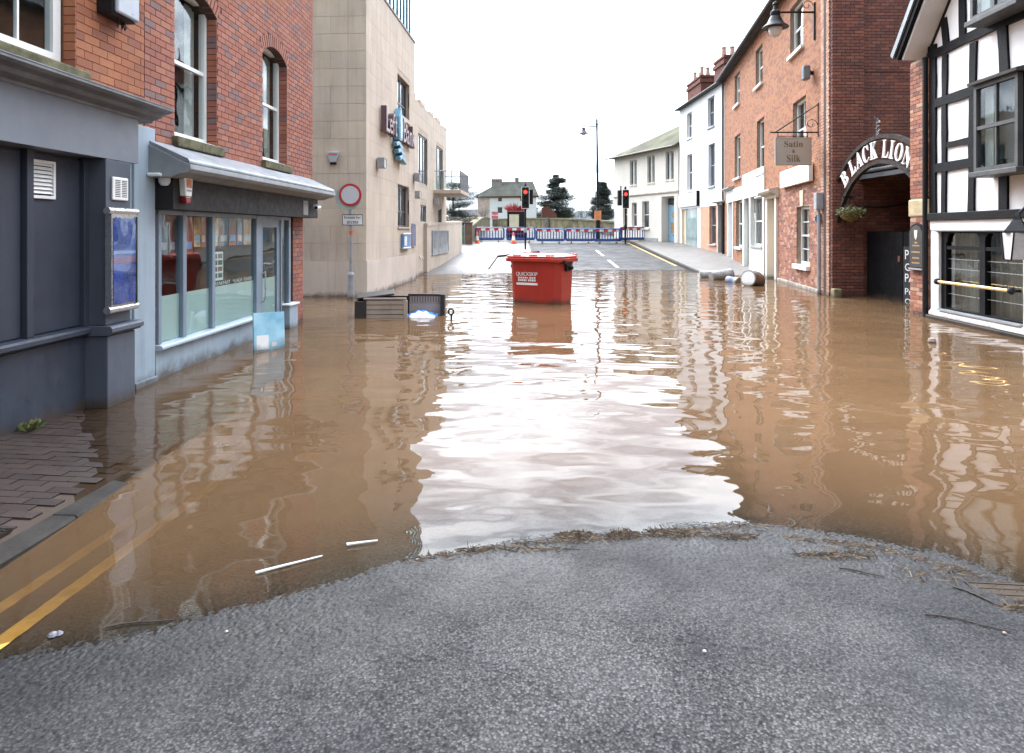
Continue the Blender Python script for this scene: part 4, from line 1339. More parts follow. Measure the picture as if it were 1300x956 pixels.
MB().box(7.9, 9.2, -.034, -.0305, -.1, .12).build('hole_patch', black_plastic, T, bevel=.02)
# grey-white door at the far end
d = MB().box(1.40, 2.66, .16, .21, .1, 3.06).build('door', M('pale_grey_door', (.60, .62, .64), .5), T)
for z0_, z1_ in ((.4, 1.3), (1.5, 2.8)):
    MB().frame(1.55, 2.5, z0_, z1_, .05, .145, .1595).build('door_panel', MATS['pale_grey_door'], d)
for a, b_ in ((1.18, 1.40), (2.66, 2.86)):
    MB().box(a, b_, -.04, .15, .1, 3.12).build('door_jamb', white_paint, T)
MB().profile([(.0, 3.725), (-.20, 3.74), (-.28, 3.80), (-.28, 3.84), (.0, 3.90)], .9, 3.1).build('door_hood', M('hood_grey', (.34, .33, .31), .7), T)
# cream doorway with hood
d = MB().box(10.62, 11.80, .26, .31, -.4, 2.80).build('door', cream_paint, T)
for z0_, z1_ in ((.25, 1.05), (1.2, 2.55)):
    MB().frame(10.8, 11.62, z0_, z1_, .05, .245, .2595).build('door_panel', cream_paint, d)
for a, b_ in ((10.34, 10.62), (11.80, 12.06)):
    MB().box(a, b_, -.07, .26, -.5, 2.88).build('door_jamb', cream_render, T, bevel=.01)
MB().profile([(.2, 2.882), (-.09, 2.882), (-.12, 3.0), (-.30, 3.06), (-.34, 3.12), (-.34, 3.18), (.0, 3.25)], 10.2, 12.2).build('door_hood', M('hood_stone', (.46, .42, .35), .8, .2, 3), T)

# signs, lamp and fittings on the terrace
P = thing('shop_sign', 'white rectangular signboard with faded lettering above the low brick window', 'signboard', on('terrace', 13.0, -.03, 3.14), rz_of('terrace'))
MB().box(0, 3.46, -.12, 0, 0, .54).build('board', white_paint, P, bevel=.006)
for k in range(17):
    if k in (8,):
        continue
    u = .3 + k * .17
    MB().box(u, u + random.uniform(.05, .10), -.1235, -.1205, .16, .36 + (.06 if k % 5 == 0 else 0)).build('faded_letter', M('faded_print', (.52, .50, .49), .7), P)
sgn = M('taupe_board', (.36, .32, .27), .55, .06, 2)
wx, wy, _ = on('terrace', 16.88, 0, 0)
P = thing('hanging_sign', 'taupe hanging board lettered Satin and Silk on a black iron bracket', 'hanging sign', (wx, wy, 3.55), 0)
MB().box(-1.19, -.22, -.03, .03, 0.0, .74).build('board', sgn, P, bevel=.006)
MB().frame(-1.205, -.205, -.015, .755, .02, -.035, .035).build('board_rim', M('taupe_rim', (.28, .24, .20), .5), P)
ser = {c: chr(0x1D41A + ord(c) - 97) for c in 'abcdefghijklmnopqrstuvwxyz'}
ser.update({c: chr(0x1D400 + ord(c) - 65) for c in 'ABCDEFGHIJKLMNOPQRSTUVWXYZ'})
txg = M('bronze_letter', (.16, .105, .045), .45, .1, 6)
text_obj(''.join(ser[c] for c in 'Satin'), 'lettering', txg, P, -.70, -.031, .575, .52, .17, .003)
text_obj('&', 'lettering', txg, P, -.70, -.031, .375, .09, .09, .003)
text_obj(''.join(ser[c] for c in 'Silk'), 'lettering', txg, P, -.70, -.031, .175, .38, .19, .003)
MB().tube((-1.33, 0, .90), (.02, 0, .90), .020, n=8).tube((-1.20, 0, .90), (.0, 0, 1.68), .016, n=8).tube((0, 0, .78), (0, 0, 1.72), .022, n=8).build('bracket', black_iron, P)
MB().tube((-1.12, 0, .90), (-1.12, 0, .74), .012, n=6).tube((-.30, 0, .90), (-.30, 0, .74), .012, n=6).tube((-1.12, 0, .79), (-.30, 0, .79), .010, n=6).build('hanger', black_iron, P)
sc_ = MB()
for k in range(16):
    a0, a1 = k * .42, (k + 1) * .42
    r0, r1 = .17 - k * .009, .17 - (k + 1) * .009
    sc_.tube((-.20 + r0 * math.cos(a0), 0, 1.12 + r0 * math.sin(a0)), (-.20 + r1 * math.cos(a1), 0, 1.12 + r1 * math.sin(a1)), .010, n=6)
sc_.build('scroll', black_iron, P)
wx, wy, _ = on('terrace', 16.56, 0, 0)
P = thing('bracket_lamp', 'old-style street lamp on an iron arm from the brick terrace wall', 'street lamp', (wx, wy, 7.1), 0)
MB().box(-.05, .0, -.04, .04, 0, 1.05).build('wall_bar', black_iron, P)
MB().tube((-1.12, 0, .78), (-.03, 0, .78), .028, n=10).build('arm', black_iron, P)
sc_ = MB()
for k in range(18):
    a0, a1 = k * .4, (k + 1) * .4
    r0, r1 = .16 - k * .0075, .16 - (k + 1) * .0075
    sc_.tube((-.22 + r0 * math.cos(a0), 0, .97 + r0 * math.sin(a0)), (-.22 + r1 * math.cos(a1), 0, .97 + r1 * math.sin(a1)), .010, n=6)
sc_.build('scroll', black_iron, P)
MB().lathe([(.02, 1.08), (.06, 1.06), (.08, 1.0), (.05, .97), (.07, .85), (.13, .80), (.14, .72), (.12, .68), (.17, .60), (.20, .52), (.24, .46), (.36, .36), (.36, .34), (.22, .345)][::-1], (-1.12, 0, .0), 22).build('lamp_head', black_iron, P, smooth=True)
MB().lathe([(.0, .08), (.09, .10), (.16, .18), (.19, .28), (.19, .338)], (-1.12, 0, 0), 20).build('globe', M('opal_glass', (.66, .64, .62), .2), P, smooth=True)
P = thing('floodlight', 'small grey floodlight high on the brick terrace near its corner', 'floodlight', on('terrace', 16.35, -.0, 6.02), rz_of('terrace'))
MB().box(-.12, .14, -.28, -.10, .0, .40).build('housing', M('flood_grey', (.16, .18, .19), .5), P, bevel=.03)
MB().box(-.05, .05, -.10, 0, .15, .25).build('bracket', black_iron, P)
MB().box(-.10, .12, -.287, -.281, .03, .37).build('lens', far_glass, P)

# ================================================================== right: white house
E_ = building('white', 'white_house', 'narrow white rendered house with two brick chimneys between terrace and cream house')
EW = [(1.7, 2.75, 7.45, 9.0), (5.85, 7.0, 7.5, 9.15), (1.75, 2.85, 4.22, 6.45), (5.95, 7.1, 4.2, 6.55)]
EG = [(.5, 3.85, .5, 3.3), (6.1, 7.25, 1.0, 3.1), (7.75, 8.55, .1, 3.2)]
wall('front_wall', white_render, E_, 0, 8.6, 3.12, 9.55, EW, 0, .3)
wall('shop_wall', cream_render, E_, .0, 4.5, -.2, 3.118, EG, .01, .3)
wall('brick_face', M('salmon_brick', (.52, .26, .16), .85, .12, 3, 14, .006), E_, 4.51, 8.6, -.2, 3.118, EG, .01, .3)
for k, (a, b_, z0, z1) in enumerate(EW):
    sash(E_, a, b_, z0, z1, .14, .06, 1, 1, pane_mat=far_glass, back=False, sill=.06, sill_h=.09, sill_out=.08, frame_mat=white_paint if k % 2 == 0 else M('grey_sash', (.30, .32, .34), .5))
sash(E_, 6.1, 7.25, 1.0, 3.1, .14, .06, 1, 1, pane_mat=far_glass, back=False, sill=.06, sill_h=.09, sill_out=.08, frame_mat=MATS['grey_sash'])
MB().box(.2, 4.2, -.12, .0, 3.25, 3.98).build('shop_fascia', white_paint, E_, bevel=.01)
MB().box(4.2, 4.32, -.16, .0, 3.2, 4.1).build('fascia_end', black_timber, E_)
w_ = MB().frame(1.15, 3.85, .5, 3.3, .10, .06, .12).build('shop_window', cream_paint, E_)
MB().box(1.25, 3.75, .085, .09, .6, 3.2).build('pane', M('shop_glass', (.20, .26, .25), .08, .4, .6, 3, .003), w_)
MB().box(.5, 1.15, .15, .2, .1, 3.3).build('door', cream_paint, E_)
d = MB().box(7.78, 8.52, .12, .17, .1, 3.15).build('door', M('dark_teal', (.012, .035, .04), .35), E_)
MB().box(7.9, 8.4, .10, .119, 1.7, 2.7).build('door_glass', far_glass, d)
for a, b_ in ((7.6, 7.775), (8.525, 8.62)):
    MB().box(a, b_, -.06, .12, .05, 3.2).build('door_jamb', M('jamb_stone', (.40, .38, .34), .8), E_)
MB().profile([(0, 3.21), (-.22, 3.22), (-.28, 3.28), (0, 3.38)], 7.4, 8.8).build('door_hood', MATS['hood_grey'], E_)
MB().profile([(-.25, 9.50), (-.25, 9.60), (4.4, 12.6), (8.8, 9.55)], -.02, 8.58).build('roof', slate_roof, E_)
MB().tube((-.02, -.26, 9.54), (8.58, -.26, 9.54), .06, n=8).build('gutter', black_plastic, E_)


def chimney(parent, u0, u1, y0, z0, z1, pots, mat=None):
    c = MB().box(u0, u1, y0, y0 + 1.0, z0, z1).box(u0 - .07, u1 + .07, y0 - .07, y0 + 1.07, z1 - .45, z1 - .25).box(u0 - .05, u1 + .05, y0 - .05, y0 + 1.05, z1 - .12, z1 + .001)
    c = c.build('chimney', mat or M('chimney_brick', (.135, .058, .044), .9, .3, 5, 12, .012, spec=.15), parent)
    for k in range(pots):
        u = u0 + (u1 - u0) * (k + .5) / pots
        h = .75 if k % 2 == 0 else .55
        MB().lathe([(.15, 0), (.14, .1), (.115, h - .1), (.14, h - .05), (.13, h)], (u, y0 + .4 + .15 * (k % 2), z1), 12).build('chimney_pot', M('pot_clay', (.36, .26, .20), .85), c)


chimney(E_, -.3, 2.6, .6, 8.6, 11.25, 4)
chimney(E_, 6.6, 8.3, .12, 9.0, 11.0, 2)

# ================================================================== right: cream house
F_ = building('cream', 'cream_house', 'cream rendered two-storey house with blue front door and lichened roof')
FWN = [(2.3, 3.25, 5.10, 6.90), (4.68, 5.62, 5.10, 6.98), (6.95, 7.9, 5.15, 7.02), (1.30, 1.95, 2.05, 3.87), (2.58, 3.28, 2.04, 3.80), (4.0, 4.90, 1.94, 3.83), (6.1, 8.3, .7, 4.05)]
wall('front_wall', cream_render, F_, -.0, 8.42, -.2, 7.28, FWN, 0, .35)
MB().box(0, .35, .36, 7, -.2, 7.28).build('end_wall', cream_render, F_)
MB().profile([(.02, 4.25), (-.07, 4.27), (-.10, 4.33), (-.10, 4.38), (.02, 4.44)], -.05, 8.42).build('string_course', M('band_stone', (.50, .44, .36), .8), F_)
MB().box(-.03, 6.05, -.06, .0, -.2, 1.25).build('plinth', M('plinth_grey', (.34, .34, .34), .8), F_)
for k, (a, b_, z0, z1) in enumerate(FWN[:6]):
    if k < 3:
        m_ = (a + b_) / 2
        w_ = MB().box(m_ - .09, m_ + .09, .05, .2, z0, z1)
        for s0, s1 in ((a, m_ - .09), (m_ + .09, b_)):
            w_.frame(s0, s1, z0, z1, .05, .12, .18)
            w_.prism([(s0, z1 - .22), ((s0 + s1) / 2, z1 - .02), (s0, z1)], .11, .2).prism([(s1, z1 - .22), (s1, z1), ((s0 + s1) / 2, z1 - .02)], .11, .2)
        w_ = w_.build('window', M('sage_frame', (.42, .43, .40), .6), F_)
        for s0, s1 in ((a, m_ - .09), (m_ + .09, b_)):
            MB().box(s0 + .05, s1 - .05, .145, .15, z0 + .05, z1 - .05).build('pane', far_glass, w_)
            MB().box(s0 - .02, s1 + .02, -.06, .10, z0 - .1, z0 - .003).build('sill', cream_render, w_)
    else:
        sash(F_, a, b_, z0, z1, .14, .07, 1, 1, pane_mat=far_glass, back=False, sill=.08, sill_h=.12, sill_out=.10, frame_mat=cream_render)
d = MB().box(6.55, 7.95, .50, .56, .9, 3.45).build('door', M('powder_blue', (.20, .37, .50), .45, .06, 2), F_)
MB().prism([(7.25, 2.45), (7.6, 2.8), (7.25, 3.15), (6.9, 2.8)], .48, .499).build('diamond_pane', M('amber_pane', (.34, .20, .08), .4, .3, 6), d)
MB().box(6.85, 7.65, .48, .499, 1.62, 2.32).build('lower_pane', MATS['amber_pane'], d)
MB().box(7.1, 7.4, .48, .499, 1.42, 1.47).build('letter_slot', black_plastic, d)
MB().box(6.5, 8.0, .50, .55, 3.5, 3.95).build('fanlight', far_glass, F_)
for a, b_ in ((6.1, 6.5), (8.0, 8.3)):
    MB().box(a, b_, -.03, .5, .7, 4.05).build('door_jamb', cream_render, F_)
MB().box(6.3, 8.2, -.3, .6, .55, .88).build('door_step', M('step_dark', (.06, .06, .065), .6), F_)
# hipped roof with overhanging eaves
rf = MB()
e = .45
rf.add([(-e, -e, 7.26), (8.5, -e, 7.26), (8.5, 9, 7.26), (-e, 9, 7.26), (4.3, 4.3, 9.95), (8.5, 4.3, 10.2)], [(0, 1, 5, 4), (0, 4, 3), (2, 3, 4, 5), (1, 2, 5), (0, 3, 2, 1)])
rf.build('roof', lichen_roof, F_)
MB().tube((-e, -e - .04, 7.25), (8.5, -e - .04, 7.25), .06, n=8).build('gutter', M('gutter_brown', (.10, .09, .08), .5), F_)

# ================================================================== right: timber-framed house
G = building('tudor', 'timber_framed_house', 'black and white timber-framed pub house with gable at the right edge')
MB().prism([(0, 2.06), (6.4, 2.06), (6.4, 5.35), (3.2, 8.95), (0, 5.35)], .045, .35).build('lime_panel_wall', panel_white, G)


def beam(pts, w, name='beam', y=0.0, mat=None):
    """timber from (u,z) to (u,z), slightly wavy"""
    (u0, z0), (u1, z1) = pts
    d = Vector((u1 - u0, z1 - z0)); L = d.length; d.normalize(); nrm = Vector((-d.y, d.x))
    n = max(2, int(L / .35))
    lo, hi = [], []
    for k in range(n + 1):
        c = Vector((u0, z0)) + d * (L * k / n)
        lo.append(tuple(c - nrm * (w / 2 + random.uniform(-.012, .012))))
        hi.append(tuple(c + nrm * (w / 2 + random.uniform(-.012, .012))))
    b = MB()
    for k in range(n):
        b.add([(lo[k][0], y, lo[k][1]), (lo[k + 1][0], y, lo[k + 1][1]), (hi[k + 1][0], y, hi[k + 1][1]), (hi[k][0], y, hi[k][1]),
               (lo[k][0], y + .1, lo[k][1]), (lo[k + 1][0], y + .1, lo[k + 1][1]), (hi[k + 1][0], y + .1, hi[k + 1][1]), (hi[k][0], y + .1, hi[k][1])],
              [(0, 1, 2, 3), (0, 4, 5, 1), (3, 2, 6, 7)] + ([(0, 3, 7, 4)] if k == 0 else []) + ([(1, 5, 6, 2)] if k == n - 1 else []))
    return b.build(name, mat or black_timber, G)


for k, (u, z0, z1, w, lean) in enumerate(((.02, 2.06, 5.35, .26, 0), (.43, 2.06, 5.05, .15, .02), (1.29, 2.06, 5.05, .18, .03), (2.12, 4.35, 5.1, .22, -.03), (2.12, 2.06, 2.9, .2, 0), (3.2, 2.06, 8.6, .22, 0),
                                          (4.1, 2.06, 5.1, .18, 0), (5.1, 2.06, 5.1, .18, 0), (5.75, 2.06, 5.1, .16, 0), (6.32, 2.06, 5.35, .24, 0), (1.0, 5.2, 6.35, .18, 0), (.45, 5.25, 5.75, .16, -.04), (4.3, 5.2, 7.4, .18, 0), (5.4, 5.2, 6.3, .18, 0))):
    beam([(u - lean, z0), (u + lean, z1)], w, 'post', y=.004)
beam([(.0, 5.17), (6.4, 5.17)], .17, 'rail')
beam([(.12, 4.19), (1.70, 4.19)], .17, 'rail')
beam([(.52, 3.33), (1.22, 3.33)], .12, 'rail', y=.008)
beam([(.12, 2.93), (1.80, 2.93)], .16, 'rail')
beam([(3.1, 2.93), (6.4, 2.93)], .16, 'rail')
beam([(3.3, 4.19), (6.4, 4.19)], .16, 'rail')
beam([(1.2, 6.9), (5.2, 6.9)], .17, 'rail')
MB().box(-.03, 6.45, -.06, .2, 1.915, 2.058).build('bressumer', black_timber, G, bevel=.01)
# barge boards, soffits and roof
for s in (0, 1):
    u = (lambda x: x) if s == 0 else (lambda x: 6.4 - x)
    def bar(poly, y0_, y1_, nm, mt):
        q = [(u(a), z) for a, z in poly]
        MB().prism(q if s == 0 else q[::-1], y0_, y1_).build(nm, mt, G)
    bar([(-.50, 5.24), (-.36, 5.16), (3.2, 9.18), (3.2, 9.42)], -.46, -.38, 'barge_board', black_timber)
    bar([(-.56, 5.30), (-.47, 5.22), (3.2, 9.36), (3.2, 9.50)], -.50, -.465, 'barge_edge', M('lead_edge', (.20, .22, .24), .45))
    bar([(-.37, 5.20), (-.30, 5.14), (3.2, 9.06), (3.2, 9.17)], -.378, .04, 'soffit', panel_white)
    bar([(-.56, 5.34), (-.50, 5.26), (3.2, 9.44), (3.2, 9.56)], -.46, 8, 'roof_slope', slate_roof)
MB().tube((-.13, -.03, -.3), (-.13, -.03, 5.15), .055, n=10).build('downpipe', black_iron, G)
# oriel windows
for (u0, u1, z0, z1) in ((1.86, 2.95, 2.70, 4.16), (3.5, 4.6, 2.70, 4.16), (1.76, 2.95, 5.28, 6.6), (3.4, 4.6, 5.28, 6.6)):
    gw = M('grey_window_paint', (.07, .07, .068), .55, .2, 4, spec=.25)
    f = MB().frame(u0, u1, z0, z1, .07, -.30, -.22)
    m_ = (u0 + u1) / 2
    zm = (z0 + z1) / 2
    f.box(m_ - .02, m_ + .02, -.285, -.235, z0 + .07, z1 - .07).box(u0 + .07, u1 - .07, -.295, -.225, zm - .03, zm + .03)
    w_ = f.build('window', gw, G)
    for a, b_ in ((u0 + .07, m_ - .02), (m_ + .02, u1 - .07)):
        for c, e_ in ((z0 + .07, zm - .03), (zm + .03, z1 - .07)):
            MB().box(a, b_, -.262, -.257, c, e_).build('pane', glass, w_)
    MB().box(u0 - .05, u1 + .07, -.37, .04, z0 - .09, z0 - .003).build('sill', gw, w_, bevel=.01)
    MB().profile([(.04, z1 + .003), (-.37, z1 + .003), (-.38, z1 + .05), (.04, z1 + .15)], u0 - .06, u1 + .08).build('window_head', gw, w_)
    MB().box(u0, u0 + .05, -.219, .04, z0, z1).box(u1 - .05, u1, -.219, .04, z0, z1).build('window_cheek', black_timber, w_)
    MB().box(u0 + .06, u1 - .06, .02, .03, z0, z1).build('blind', M('blind_grey', (.10, .10, .095), .8, .3, 1.2), w_)
    MB().box(u0 + .08, u0 + .30, -.16, -.14, z0 + .07, z1 - .07).build('curtain', curtain_m, w_)
# ground floor: white piers, dark glazed bays with plank screens behind
for a, b_ in ((.0, .27), (2.62, 3.05), (5.4, 6.4)):
    MB().box(a, b_, .0, .3, .16, 1.73).build('white_pier', panel_white, G, bevel=.006)
MB().box(.0, 6.4, -.012, .3, 1.732, 1.912).build('white_band', panel_white, G)
MB().profile([(0, 1.70), (-.05, 1.71), (-.05, 1.73), (0, 1.735)], .2, 6.4).build('drip_mould', M('drip_grey', (.25, .25, .25), .6), G)
MB().profile([(.2, -.5), (-.09, -.5), (-.09, .055), (-.07, .075), (.2, .08)], -.02, 9).build('black_plinth', black_timber, G)
MB().profile([(.2, .082), (-.04, .082), (-.04, .13), (.0, .19), (.2, .19)], .0, 9).build('white_plinth', panel_white, G)
MB().box(6.4, 12.5, .0, .3, .192, 6.5).build('side_house', panel_white, G)
plank_m = brick_mat('screen_plank', [(.115, .085, .060), (.135, .10, .072), (.095, .07, .052), (.15, .115, .085)], .5, .6)
for u0, u1 in ((.27, 2.62), (3.05, 5.4)):
    m_ = (u0 + u1) / 2 + .07
    w_ = MB().frame(u0 + .003, u1 - .003, .20, 1.728, .06, .05, .16)
    w_.box(m_ - .075, m_ + .075, .052, .158, .26, 1.668).box(u0 + .063, m_ - .075, .06, .15, 1.365, 1.43).box(m_ + .075, u1 - .063, .06, .15, 1.365, 1.43)
    for c in (u0 + .12, m_, u1 - .12):
        w_.prism([(c - .16, 1.668), (c + .16, 1.668), (c + .09, 1.60), (c + .075, 1.50), (c - .075, 1.50), (c - .09, 1.60)][::-1], .054, .156)
    w_.box(u0 + .063, u0 + .16, .053, .157, .26, 1.668)
    w_ = w_.build('bay_window', black_timber, G)
    for a, b_ in ((u0 + .16, m_ - .075), (m_ + .075, u1 - .06)):
        MB().box(a, b_, .10, .105, .26, 1.668).build('pane', glass, w_)
        for z in (.52, 1.00, 1.18):
            MB().box(a, b_, .092, .099, z, z + .009).build('glazing_wire', steel, w_)
        k = 0
        x = a
        while x < b_ - .01:
            MB().box(x, min(b_, x + .078), .24, .26, .24, 1.70).build('plank', plank_m, w_)
            x += .085
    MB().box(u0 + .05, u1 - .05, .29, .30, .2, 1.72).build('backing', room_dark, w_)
    MB().box(u0 + .02, u1 - .02, -.045, .05, .192, .225).build('lead_sill', M('sill_lead', (.26, .27, .28), .5), w_)
P = thing('brass_rail', 'polished brass rail across the dark pub window', 'rail', on('tudor', .42, -.10, .75), rz_of('tudor'))
MB().tube((0, 0, 0), (2.08, 0, 0), .028, n=12).build('rail', brass, P, smooth=True)
for u in (-.01, 2.07):
    MB().lathe([(.06, -.02), (.06, .02), (.035, .05)], (u, 0, 0), 8, 'x').build('end_boss', black_iron, P)
    MB().box(u - .02, u + .02, .0, .15, -.02, .02).build('bracket', black_iron, P)
P = thing('wall_lantern', 'black framed lantern with white panes on the pub wall at the right edge', 'lantern', on('tudor', 3.10, -.40, 1.28), rz_of('tudor'))
MB().prism([(-.075, 0), (.075, 0), (.14, .40), (-.14, .40)], -.14, .14).build('glass_body', M('lantern_white', (.66, .66, .66), .3), P)
for sx in (-1, 1):
    for sy in (-1, 1):
        MB().tube((sx * .08, sy * .145, -.01), (sx * .145, sy * .145, .41), .012, n=6).build('glazing_bar', black_iron, P)
MB().lathe([(.21, .40), (.20, .43), (.07, .60), (.05, .66), (.02, .72)], (0, 0, 0), 4).build('cap', black_iron, P)
MB().path([(0, 0, .68), (0, .12, .80), (0, .42, .80)], .018, 8).build('bracket', black_iron, P)

# ================================================================== passage: brick pier, arched sign, gates
P = thing('brick_pier', 'narrow brick gate pier with sandstone block beside the pub house', 'gate pier', on('tudor', -.76, 0, 0), rz_of('tudor'))
MB().box(.006, .70, .008, .38, -.6, 5.18).build('pier_core', mortar_pale, P)
pieces(P, mixed_brick, [r for r in courses(0, .70, -.1, 5.15, .235, .083, .010, [(-.1, .72, 2.0, 2.36)], seed=31)], 260, seed=32)
MB().box(-.05, .705, -.02, .37, 2.0, 2.355).build('stone_block', M('yellow_sandstone', (.42, .33, .19), .9, .2, 4, 20, .01), P, bevel=.03)
P2 = thing('pub_plaque', 'black arched plaque with gold lines and white shield on the brick pier', 'plaque', on('tudor', -.74, -.012, .93), rz_of('tudor'))
arc = [(.05, 0), (.60, 0), (.60, .78), (.50, .90), (.325, .95), (.15, .90), (.05, .78)]
MB().prism(arc, -.05, 0).build('plaque_board', black_timber, P2, bevel=.01)
MB().prism([(.09, .05), (.56, .05), (.56, .76), (.47, .86), (.325, .905), (.18, .86), (.09, .76)], -.056, -.0505).build('inset', M('plaque_face', (.03, .024, .020), .35), P2)
MB().prism([(.275, .66), (.325, .60), (.375, .66), (.385, .80), (.265, .80)], -.06, -.0565).build('shield', M('shield_cream', (.62, .60, .50), .5), P2)
for z, a, b_ in ((.53, .28, .37), (.47, .20, .46), (.34, .17, .48), (.22, .20, .45), (.12, .18, .47)):
    x = a
    while x < b_:
        w_ = random.uniform(.018, .03)
        MB().box(x, x + w_, -.0585, -.0565, z, z + .032).build('gold_mark', gold, P2)
        x += w_ + .012
MB().box(.07, .58, -.075, -.0505, .0, .03).build('ledge', galv, P2)

AP = thing('arched_sign', 'iron arch with white letters reading BLACK LION over the passage', 'sign', (8.52, 17.90, 0), R(-90))
# local x runs towards the camera along the street line
ax, az, Ro, Ri_ = 2.10, 1.15, 2.74, 2.16
for Rr, nm in ((Ro, 'outer_arc'), (Ri_, 'inner_arc')):
    b = MB()
    n = 40
    t0, t1 = math.acos(min(1, 2.07 / Rr)), math.pi - math.acos(min(1, 1.66 / Rr))
    for k in range(n):
        a0 = t0 + (t1 - t0) * k / n
        a1 = t0 + (t1 - t0) * (k + 1) / n
        P4 = []
        for a in (a0, a1):
            for rr, yy in ((Rr - .045, -.06), (Rr + .045, -.06), (Rr + .045, .04), (Rr - .045, .04)):
                P4.append((ax - rr * math.cos(a), yy, az + rr * math.sin(a)))
        b.add(P4, [(0, 1, 5, 4), (1, 2, 6, 5), (2, 3, 7, 6), (3, 0, 4, 7)])
    b.build(nm, M('rusty_iron', (.018, .014, .012), .7, .4, 9, col2=(.055, .042, .035), spec=.2), AP)
lw = {'B': .27, 'L': .25, 'A': .30, 'C': .27, 'K': .30, 'I': .15, 'O': .29, 'N': .30}
for ch, x_ in zip('BLACKLION', (.54, .93, 1.25, 1.57, 1.93, 2.44, 2.70, 2.98, 3.30)):
    rr = (Ro + Ri_) / 2
    t = math.acos((x_ - ax) / rr)
    text_obj(ser[ch], 'letter', M('letter_white', (.80, .77, .74), .5, .06, 5), AP, ax + rr * math.cos(t), -.045, az + rr * math.sin(t), lw[ch], .40, .03, rot=t - math.pi / 2)
MB().box(-.03, .10, -.09, .09, 2.30, 2.98).build('bracket', black_iron, AP)
MB().box(3.62, 3.74, -.06, .09, 2.45, 3.0).build('bracket', black_iron, AP)
fl = MB()
rnd = random.Random(5)
for k in range(26):
    z = az + Ro + .05 + rnd.random() * .42
    a = rnd.random() * 6.28
    r = .05 + .05 * rnd.random()
    c = Vector((ax - .15, 0, z))
    p = c + Vector((math.cos(a) * r, math.sin(a) * r, rnd.uniform(.0, .08)))
    q_ = c + Vector((math.cos(a + .6) * r * .6, math.sin(a + .6) * r * .6, .05))
    fl.add([tuple(c), tuple(p), tuple(q_)], [(0, 1, 2)])
fl.tube((ax - .15, 0, az + Ro + .04), (ax - .15, 0, az + Ro + .45), .012, n=6)
fl.build('finial', M('finial_grey', (.20, .20, .21), .6), AP)
PR = thing('passage_roof', 'low flat roof with grey edge beam over the passage behind the arched sign', 'roof', (9.02, 17.80, 0), R(-90))
MB().box(-.02, 3.9, .05, 6.0, 3.20, 3.34).build('slab', black_timber, PR)
MB().tube((-.02, 0, 3.24), (3.9, 0, 3.24), .05, n=10).build('edge_pipe', M('pipe_grey', (.12, .13, .14), .5), PR, smooth=True)
MB().box(-.02, 3.9, .0, .048, 3.05, 3.16).build('edge_beam', MATS['pipe_grey'], PR)
MB().box(-.02, 3.9, 5.5, 5.6, -.5, 3.19).build('rear_wall', dark_brick, PR)
MB().box(3.78, 3.9, .05, 5.49, -.5, 3.19).build('side_wall', dark_brick, PR)
GT = thing('passage_gate', 'black boarded gate leaf closing the flooded passage', 'gate', (9.25, 17.78, 0), R(-90))
for k in range(11):
    MB().box(k * .147, k * .147 + .142, 0, .035, -.4, 1.70).build('board', black_timber, GT)
MB().box(.02, 1.6, .036, .08, .15, .27).box(.02, 1.6, .036, .08, 1.35, 1.47).build('ledger', black_timber, GT)
MB().box(1.46, 1.54, -.03, -.002, .98, 1.12).build('latch', M('rust', (.14, .05, .03), .8), GT)
GC = thing('chalk_gate', 'black gate leaf chalked with parking notice half hidden by the pier', 'gate', (9.25, 16.15, 0), R(-90))
for k in range(9):
    MB().box(.02 + k * .16, .02 + k * .16 + .156, 0, .035, -.4, 1.70).build('board', black_timber, GC)
brd = MB().box(.05, 1.40, -.02, -.002, -.1, 1.35).build('chalkboard', M('chalkboard', (.02, .02, .022), .8), GC)
for s, z, w_, h_ in (('Private', 1.16, .95, .22), ('CAR', .87, .62, .17), ('PARK', .62, .80, .19), ('Permit', .30, .85, .15), ('Only', .05, .60, .17)):
    text_obj(s, 'chalk_word', white_paint, brd, .12, -.0205, z, w_, h_, .002, align='LEFT')
HB = thing('hanging_basket', 'mossy hanging basket at the left foot of the arched sign', 'hanging basket', (8.62, 17.35, 1.95), 0)
MB().lathe([(.04, 0), (.18, .06), (.28, .18), (.30, .26)], (0, 0, 0), 16).build('basket', M('moss', (.16, .13, .05), .95, .4, 12, 30, .02), HB)
lf = MB()
for k in range(420):
    a = rnd.random() * 6.28
    r = .34 * math.sqrt(rnd.random())
    c = Vector((math.cos(a) * r, math.sin(a) * r, .24 + rnd.random() * .20 - r * .35))
    u = Vector((rnd.uniform(-1, 1), rnd.uniform(-1, 1), rnd.uniform(-1, .6))).normalized() * .06
    w = u.orthogonal().normalized() * .022
    lf.add([tuple(c - w), tuple(c + u), tuple(c + w), tuple(c - u * .3)], [(0, 1, 2, 3)])
lf.build('foliage', leaf_green, HB)
MB().path([(0, 0, .62), (.28, 0, .25)], .006, 5).path([(0, 0, .62), (-.28, 0, .25)], .006, 5).path([(0, 0, .62), (0, .28, .25)], .006, 5).build('chain', black_iron, HB)
MB().box(-.22, .02, -.02, .02, .60, .64).build('bracket', black_iron, HB)

# ================================================================== things standing or floating in the water
# red wheeled container
BN = thing('waste_bin', 'large red four-wheeled waste bin standing in the flood', 'bin', (.72, 16.50, 0), R(-30))
BN.scale = (1.16, 1.16, 1.06)


def ring(w, d, c, z):
    x, y = w / 2, d / 2
    return [(-x + c, -y, z), (x - c, -y, z), (x, -y + c, z), (x, y - c, z), (x - c, y, z), (-x + c, y, z), (-x, y - c, z), (-x, -y + c, z)]


